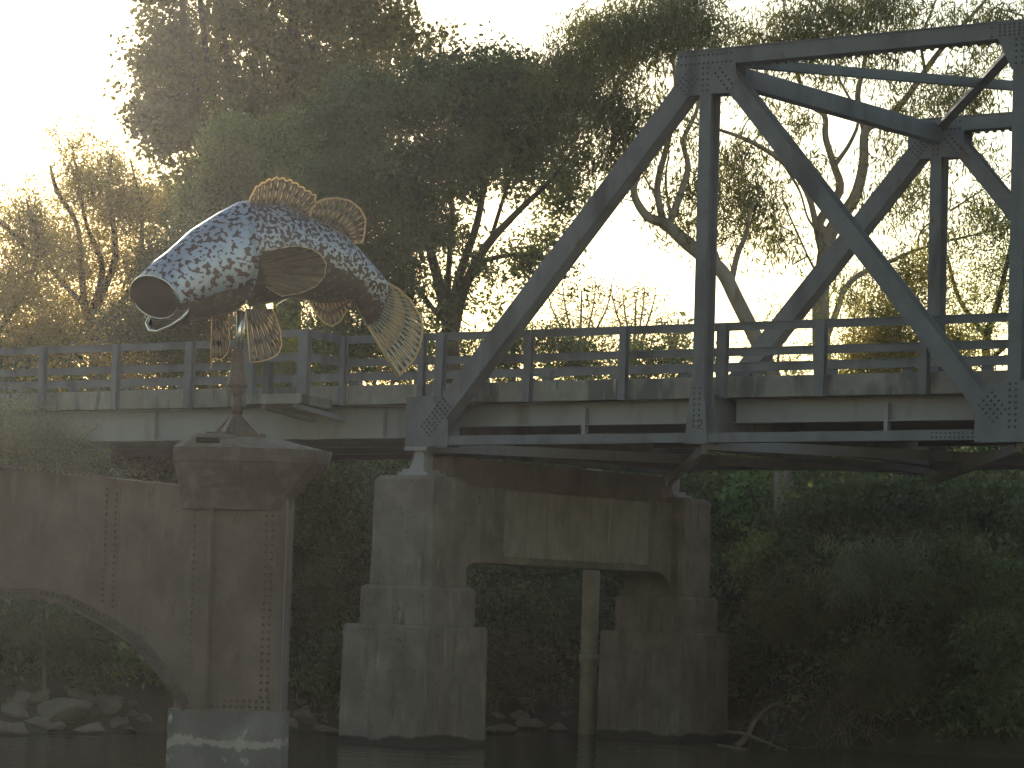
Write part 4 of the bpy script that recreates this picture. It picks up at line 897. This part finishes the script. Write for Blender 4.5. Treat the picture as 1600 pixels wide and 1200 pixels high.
tree('willow_tree', 'sunlit golden tree cut off by the left edge of the photo', 'tree', 76, (10, 640),
     [[(0, 610, .2, 0), (-10, 520, .17, 0), (-20, 430, .12, 0), (-30, 340, .06, 0)], [(-60, 400, .1, 0), (-20, 350, .075, 0), (0, 347, .07, 0), (22, 368, .06, 0), (45, 393, .05, 0)], [(-5, 520, .1, 0), (40, 450, .07, 0), (60, 380, .04, 0), (40, 310, .02, 0)]],
     [(40, 370, 56, 60, 1.6, 220), (20, 450, 70, 50, 1.8, 260), (50, 530, 80, 50, 1.8, 320), (-50, 420, 60, 90, 1.8, 90), (40, 315, 30, 26, 1, 20), (-30, 560, 60, 50, 1.6, 70), (60, 590, 90, 24, 1.4, 50)],
     LF['gold'], BARKD, TWIG, sig=.24, per=34, ln=.09, wd=.04, shell=.2, twigr=.008, rmax=.025)
tree('thicket_tree', 'brownish thicket tree directly behind the open mouth of the fish', 'tree', 73, (290, 640),
     [[(290, 610, .14, 0), (292, 540, .12, 0), (285, 460, .09, 0), (270, 380, .04, 0)], [(290, 550, .08, 0), (330, 480, .06, 0), (350, 420, .03, 0)], [(290, 560, .06, 0), (240, 500, .05, 0), (215, 450, .02, 0)]],
     [(280, 440, 60, 70, 1.5, 260), (300, 530, 80, 60, 1.6, 300), (220, 510, 60, 50, 1.4, 90), (360, 520, 60, 70, 1.4, 110), (290, 590, 110, 24, 1.4, 70)],
     LF['brush'], BARKD, TWIG, sig=.24, per=46, ln=.085, wd=.04, shell=.2, twigr=.007, rmax=.02)
# silvery sapling in front of the bridge at the left
tree('silvery_sapling', 'silver-green bushy sapling in front of the bridge girder at the far left', 'shrub', 54.0, (70, 1040),
     [[(72, 860, .03, 0), (68, 800, .03, 0), (70, 720, .035, 0), (75, 660, .02, 0)], [(68, 790, .03, 0), (30, 720, .025, 0), (15, 660, .012, 0)], [(70, 780, .03, 0), (110, 720, .02, 0), (135, 680, .01, 0), (150, 670, .006, 0)]],
     [(60, 690, 66, 50, .5, 200), (15, 680, 50, 56, .5, 130), (100, 720, 50, 40, .5, 120), (60, 740, 86, 40, .5, 130), (40, 650, 30, 20, .4, 26), (150, 700, 12, 30, .3, 10)],
     LF['silver'], TWIG, sig=.11, per=60, ln=.04, wd=.018, shell=.1, twigr=.003, rmax=.01, trunkr=.05)
# bank shrubs
banks = [
 (1285, 785, 60, 36, 62, 130, 'bank', 'dark shrub close under the bridge deck in front of the pale gum trunk'),
 (1110, 760, 34, 26, 62, 50, 'olive', 'low green shrub peeping between the far column top and the bracing'),
   # px, py, rx, ry, depth, clusters, leaf, label
 (1150, 800, 70, 60, 58.5, 130, 'olive', 'leafy shrub on the bank touching the right side of the far pier column'),
 (1205, 780, 52, 46, 57.5, 110, 'bright', 'fresh bright green broad-leaved shrub under the bridge, right of the far pier column'),
 (1200, 880, 60, 44, 57.6, 90, 'olive', 'green shrub just below the bright green one on the bank'),
 (1320, 800, 80, 66, 60.5, 120, 'bank', 'dark hanging shrub on the bank below the middle of the bottom chord'),
 (1440, 790, 80, 60, 61, 120, 'grey', 'dull grey-green shrub under the floor beam at upper right'),
 (1560, 800, 70, 70, 60, 110, 'bank', 'dark shrub at the right edge of the bank just under the bridge'),
 (1260, 960, 90, 70, 58.5, 120, 'brush', 'brown brushy shrub low on the bank behind the fallen branches'),
 (1380, 910, 90, 70, 59, 130, 'grey', 'grey drooping shrub in the middle of the right bank'),
 (1510, 930, 80, 80, 58.5, 120, 'bank', 'dark shrub filling the right side of the bank halfway up'),
 (1400, 1060, 90, 60, 57.4, 100, 'brush', 'twiggy brown shrub at the water edge beside the dead branches'),
 (1550, 1070, 90, 80, 57.2, 110, 'bank', 'dark shrub at the water edge in the lower right corner'),
 (1180, 1030, 60, 60, 58.8, 70, 'brush', 'dark brushy shrub right of the far footing'),
 (860, 960, 70, 66, 63.5, 110, 'bank', 'dark shrub seen through the pier opening'),
 (790, 1040, 46, 56, 63, 60, 'brush', 'brown brush right of the near footing'),
 (490, 800, 56, 56, 60, 90, 'bank', 'dull shrub between the iron pier cap and the near concrete column'),
 (490, 930, 50, 66, 59.5, 90, 'brush', 'brown-green shrub between the iron pier and the near concrete column'),
 (500, 1050, 40, 50, 59, 60, 'bank', 'dark low shrub between the iron pier and the near footing'),
 (80, 1000, 90, 50, 55.5, 120, 'brush', 'hanging brown shrub under the old arch at the left edge'),
 (200, 1010, 70, 50, 56, 90, 'olive', 'olive shrub under the right part of the old arch'),
 (20, 960, 50, 40, 56.5, 60, 'grey', 'grey shrub under the crown of the old arch'),
]
for (px, py, rx, ry, dp, nc, lf, lb) in banks:
    dp = 52.5
    while dp < 74:                                          # where the bank surface lies behind this spot
        q = at(px, py + ry * .55, dp); uu, dd_ = toUD(q)
        if q.z <= ground(uu, dd_) + .1: break
        dp += .15
    tree('bank_shrub', lb, 'shrub', dp, (px, py + ry), [[(px, py + ry * .8, .035, .3), (px + 6, py, .025, .2), (px - 4, py - ry * .7, .01, .1)], [(px, py + ry * .6, .02, .2), (px - rx * .5, py - 4, .012, 0)], [(px, py + ry * .5, .02, .2), (px + rx * .5, py - 8, .012, 0)]],
         [(px, py, rx, ry, .9, nc)], LF[lf], TWIG, sig=.20, per=60, ln={'bright': .17, 'brush': .26, 'grey': .22, 'olive': .13}.get(lf, .14), wd={'bright': .10, 'brush': .022, 'grey': .028, 'olive': .07}.get(lf, .06), droop={'brush': .2, 'grey': 1.2}.get(lf, .5), shell=.2, twigr=.004, rmax=.010, group='shrubs on the river bank', flat=.7)
# undergrowth carpet on the bank
cs = []
for _ in range(2600):
    u = RNG.uniform(-13, 13); ds = float(np.interp(u, SHX, SHD)); t = RNG.uniform(.5, 12) if u > -2 else RNG.uniform(.9, 12)
    cs.append(tuple(UD(u, ds + t, ground(u, ds + t) + RNG.uniform(0, .25))))
tag(quads_obj('undergrowth', leaves(cs, .26, 30, .2, .035, -.2), LF['brush']), kind='stuff')
cs = []
for _ in range(2600):
    u = RNG.uniform(-13, 13); ds = float(np.interp(u, SHX, SHD)); t = RNG.uniform(.8, 14)
    cs.append(tuple(UD(u, ds + t, ground(u, ds + t) + RNG.uniform(0, .35 if t < 6 or u < -3 else 1.5))))
tag(quads_obj('ivy', leaves(cs, .3, 34, .13, .09, .2), LF['bank']), kind='stuff')
# far woodland closing the horizon
cs = []
for _ in range(1800):
    u = RNG.uniform(-60, 60); d = RNG.uniform(100, 125); h = 2.2 + 1.2 * math.sin(u * .35) + RNG.uniform(0, 1) * 1.2
    cs.append(tuple(UD(u, d, ground(u, d) + RNG.uniform(0, 1) * max(h, .8))))
tag(quads_obj('far_scrub', leaves(cs, .7, 60, .26, .14), LF['dark']), kind='stuff')
cs = []
for _ in range(2600):
    u = RNG.uniform(-24, 24); d = RNG.uniform(73, 82); h = 1.3 + .5 * math.sin(u * .9) + .3 * math.sin(u * 2.3)
    cs.append(tuple(UD(u, d, ground(u, d) + RNG.uniform(0, 1) * h)))
tag(quads_obj('bank_top_thicket', leaves(cs, .42, 60, .18, .09), LF['dark']), kind='stuff')

# ------------------------------------------------------------------ rocks, dead wood
def rock(px, py, s, asp, label, depth=None, rot=0.0):
    d_ = 51.0; s *= 1.3
    while d_ < 70:
        p = at(px, py, d_); uu, dd = toUD(p)
        if p.z <= ground(uu, dd) + s * .12 or p.z <= .06: break
        d_ += .05
    p = p + Z1 * s * .05
    rg = np.random.default_rng(int(px * 7 + py)); bm_v = []
    import bmesh
    bm = bmesh.new(); bmesh.ops.create_icosphere(bm, subdivisions=3, radius=1)
    planes = [(v / np.linalg.norm(v), rg.uniform(.42, .78)) for v in rg.normal(size=(13, 3))]
    for v in bm.verts:
        c = np.array(v.co)
        for n_, h in planes:
            k = c @ n_
            if k > h: c = c - n_ * (k - h)
        v.co = Vector(c * np.array([s * asp, s * .8, s * .62]) + rg.normal(size=3) * s * .018)
    me = bpy.data.meshes.new('rock'); bm.to_mesh(me); bm.free(); me.materials.append(ROCK)
    o = bpy.data.objects.new('rock', me); COL.objects.link(o); o.location = p; o.rotation_euler = (0, rg.uniform(-.3, .3), YAW + rot + rg.uniform(-.4, .4))
    tag(o, label, 'rock', 'rocks along the water edge'); return o
rocks = [(28, 1141, .15, 1.4, 'low grey rock at the waterline between the corner rock and the wedge-shaped one'), (140, 1141, .17, 1.5, 'low rock at the waterline below the upright boulder'), (15, 1143, .20, 1.6, 'pale flat rock at the water in the bottom left corner'), (25, 1112, .22, 1.3, 'brownish rock at the left edge behind the pale flat one'), (65, 1130, .18, 1.5, 'low wedge-shaped rock touching the water left of the big slab'),
 (100, 1118, .34, 1.5, 'biggest pale slab of rock under the arch'), (62, 1092, .16, 1, 'small pointed rock above the big slab'), (125, 1090, .26, 1.2, 'rounded boulder on top of the big slab at its left'), (155, 1105, .30, 1.1, 'upright rounded boulder right of the big slab'),
 (178, 1132, .20, 1.3, 'grey rock at the water just right of the upright boulder'), (212, 1126, .14, 1.1, 'small light rock at the right end of the pile under the arch'), (200, 1139, .10, 1.6, 'small bright flat rock at the water, right end of the pile'), (85, 1139, .14, 1.6, 'thin flat rock at the waterline under the big slab'), (40, 1090, .18, 1.2, 'dull rock partly hidden in brush at the left'),
 (470, 1118, .20, 1.3, 'pale rock right beside the iron pier base'), (488, 1130, .14, 1.0, 'small rock in the gap between iron pier and near footing'), (455, 1132, .14, 1.2, 'low rock half hidden by the iron pier base'), (515, 1142, .12, 1.7, 'flat rock touching the left side of the near footing'),
 (785, 1141, .18, 1.9, 'flat pale rock touching the right side of the near footing'), (835, 1132, .24, 1.2, 'dark boulder left of the slender steel pile'), (870, 1138, .18, 1.2, 'dark rock at the foot of the slender steel pile'), (810, 1122, .2, 1.2, 'dark rock up the bank behind the flat pale one')]
for a, b_, n_, lb in ((0, 232, 18, 'small dull rock scattered among the bigger rocks under the old arch'), (448, 526, 7, 'small dull rock in the gap between the iron pier and the near footing'), (764, 900, 9, 'small dull rock by the water in the opening of the concrete pier')):
    for k in range(n_): rocks.append((random.uniform(a, b_), random.uniform(1092, 1143), random.uniform(.06, .15), random.uniform(1, 1.6), lb))
for px, py, s, asp, lb in rocks: rock(px, py, s, asp, lb)
def scraggle(x0, x1, y0, y1, n_, ln=40, up_=.6):
    out = []
    for _ in range(n_):
        x, y = random.uniform(x0, x1), random.uniform(y0, y1); a = random.uniform(-2.4, -.6) if random.random() < up_ else random.uniform(-3.1, 3.1); L_ = random.uniform(.4, 1) * ln
        p = [(x, y, .010, 0)]
        for k in range(3):
            a += random.uniform(-.5, .5); x += math.cos(a) * L_ / 3; y += math.sin(a) * L_ / 3; p.append((x, y, .007 - .002 * k, random.uniform(-.15, .15)))
        out.append(p)
        x, y = p[1][0], p[1][1]; a += random.choice((-1, 1)) * .8
        out.append([(x, y, .006, 0), (x + math.cos(a) * L_ * .3, y + math.sin(a) * L_ * .3, .004, 0), (x + math.cos(a) * L_ * .55, y + math.sin(a + .3) * L_ * .55, .003, .1)])
    return out
def branch(label, px, depth, lines):
    """fallen branch: lines of (px,py,r,dd)"""
    m = MB()
    for L_ in lines:
        sm = smoothline(L_, 3); m.tube([at(p[0], p[1], depth + p[3]) for p in sm], [max(p[2], .004) for p in sm], 5)
    tag(m.build('fallen_branch', DEADW, smooth=True), label, 'branch', 'dead branches on the bank')
branch('bare grey scrub standing against the dark bank at the right, above the water', 1480, 57.0, scraggle(1420, 1590, 1040, 1168, 60, 60))
branch('tangle of dry twigs hanging in the pier opening', 830, 61.0, scraggle(768, 900, 1020, 1120, 34, 70, .2))
branch('thick arched dead branch lying at the water right of the far footing', 1170, 55.6, [[(1150, 1166, .06, 0), (1166, 1152, .055, 0), (1178, 1128, .045, 0), (1196, 1108, .028, 0), (1213, 1099, .02, 0), (1230, 1106, .012, 0), (1246, 1118, .006, 0)], [(1213, 1099, .012, 0), (1216, 1112, .006, 0)], [(1184, 1120, .015, 0), (1205, 1135, .01, 0), (1218, 1128, .005, 0)]] + scraggle(1140, 1240, 1120, 1172, 22, 50, .3))
branch('straight pale dead branch crossing low at the water right of the far footing', 1180, 55.4, [[(1132, 1142, .02, 0), (1160, 1146, .03, 0), (1185, 1155, .025, 0), (1232, 1174, .012, 0)], [(1120, 1164, .03, 0), (1170, 1172, .02, 0)]])
branch('thin forked bare branch standing upright in the middle of the right bank', 1400, 56.6, [[(1355, 1150, .014, 0), (1370, 1100, .013, 0), (1392, 1065, .012, 0), (1415, 1030, .008, 0), (1434, 1004, .004, 0)], [(1405, 1072, .009, 0), (1420, 1062, .008, 0), (1432, 1020, .004, 0)], [(1370, 1100, .008, 0), (1400, 1068, .008, 0), (1412, 1072, .004, 0)], [(1348, 1110, .007, 0), (1344, 1060, .004, 0), (1342, 1020, .003, 0)]])
branch('tangle of thin pale twigs at the water below the upright bare branch', 1320, 56.3, [[(1325, 1168, .01, 0), (1320, 1140, .009, 0), (1330, 1120, .005, 0)], [(1330, 1165, .009, 0), (1328, 1140, .007, 0), (1332, 1115, .004, 0)], [(1300, 1150, .008, 0), (1320, 1140, .006, 0), (1300, 1120, .004, 0)], [(1330, 1160, .008, 0), (1350, 1140, .006, 0), (1360, 1120, .003, 0)], [(1310, 1165, .006, 0), (1290, 1140, .005, 0), (1285, 1110, .003, 0)]] + scraggle(1270, 1400, 1090, 1168, 60, 50))
branch('long thin dead branch hanging across the opening right of the near footing', 830, 60.2, [[(766, 1024, .014, 0), (800, 1038, .014, 0), (850, 1040, .012, 0), (905, 1052, .006, 0)], [(800, 1038, .008, 0), (780, 1046, .006, 0), (765, 1055, .004, 0)]])
branch('two low dead twigs right of the near footing above the rocks', 820, 60.4, [[(764, 1062, .01, 0), (800, 1072, .01, 0), (860, 1092, .006, 0)], [(762, 1116, .012, 0), (790, 1098, .010, 0), (812, 1090, .005, 0)]])
_fr = [[(165, 1012, .008, 0), (190, 1050, .009, 0), (212, 1092, .009, 0), (228, 1130, .006, 0)]]
for k in range(26):
    t = random.uniform(0, 1); x = 165 + 60 * t; y = 1012 + 112 * t; sg = random.choice((-1, 1)); L_ = random.uniform(14, 34)
    _fr.append([(x, y, .004, 0), (x + sg * L_ * .6, y + random.uniform(-8, 4), .003, random.uniform(-.1, .1)), (x + sg * L_, y + random.uniform(2, 18), .002, random.uniform(-.2, .2))])
branch('dry feathery twig hanging down under the right part of the old arch', 210, 53.2, _fr)

# ------------------------------------------------------------------ hazy air
HZ = bpy.data.materials.new('haze_air'); HZ.use_nodes = True
n = HZ.node_tree.nodes; l = HZ.node_tree.links; n.remove(n['Principled BSDF'])
v = n.new('ShaderNodeVolumePrincipled'); v.inputs['Color'].default_value = (.95, .93, .95, 1)
v.inputs['Density'].default_value = .00018; v.inputs['Anisotropy'].default_value = .74
l.new(v.outputs[0], n['Material Output'].inputs['Volume'])
m = MB(); q = [UD(-50, -3), UD(50, -3), UD(50, 130), UD(-50, 130)]
m.prism([p + Z1 * -2.2 for p in q], Z1 * 32)
hz = m.build('haze', HZ); hz['kind'] = 'stuff'
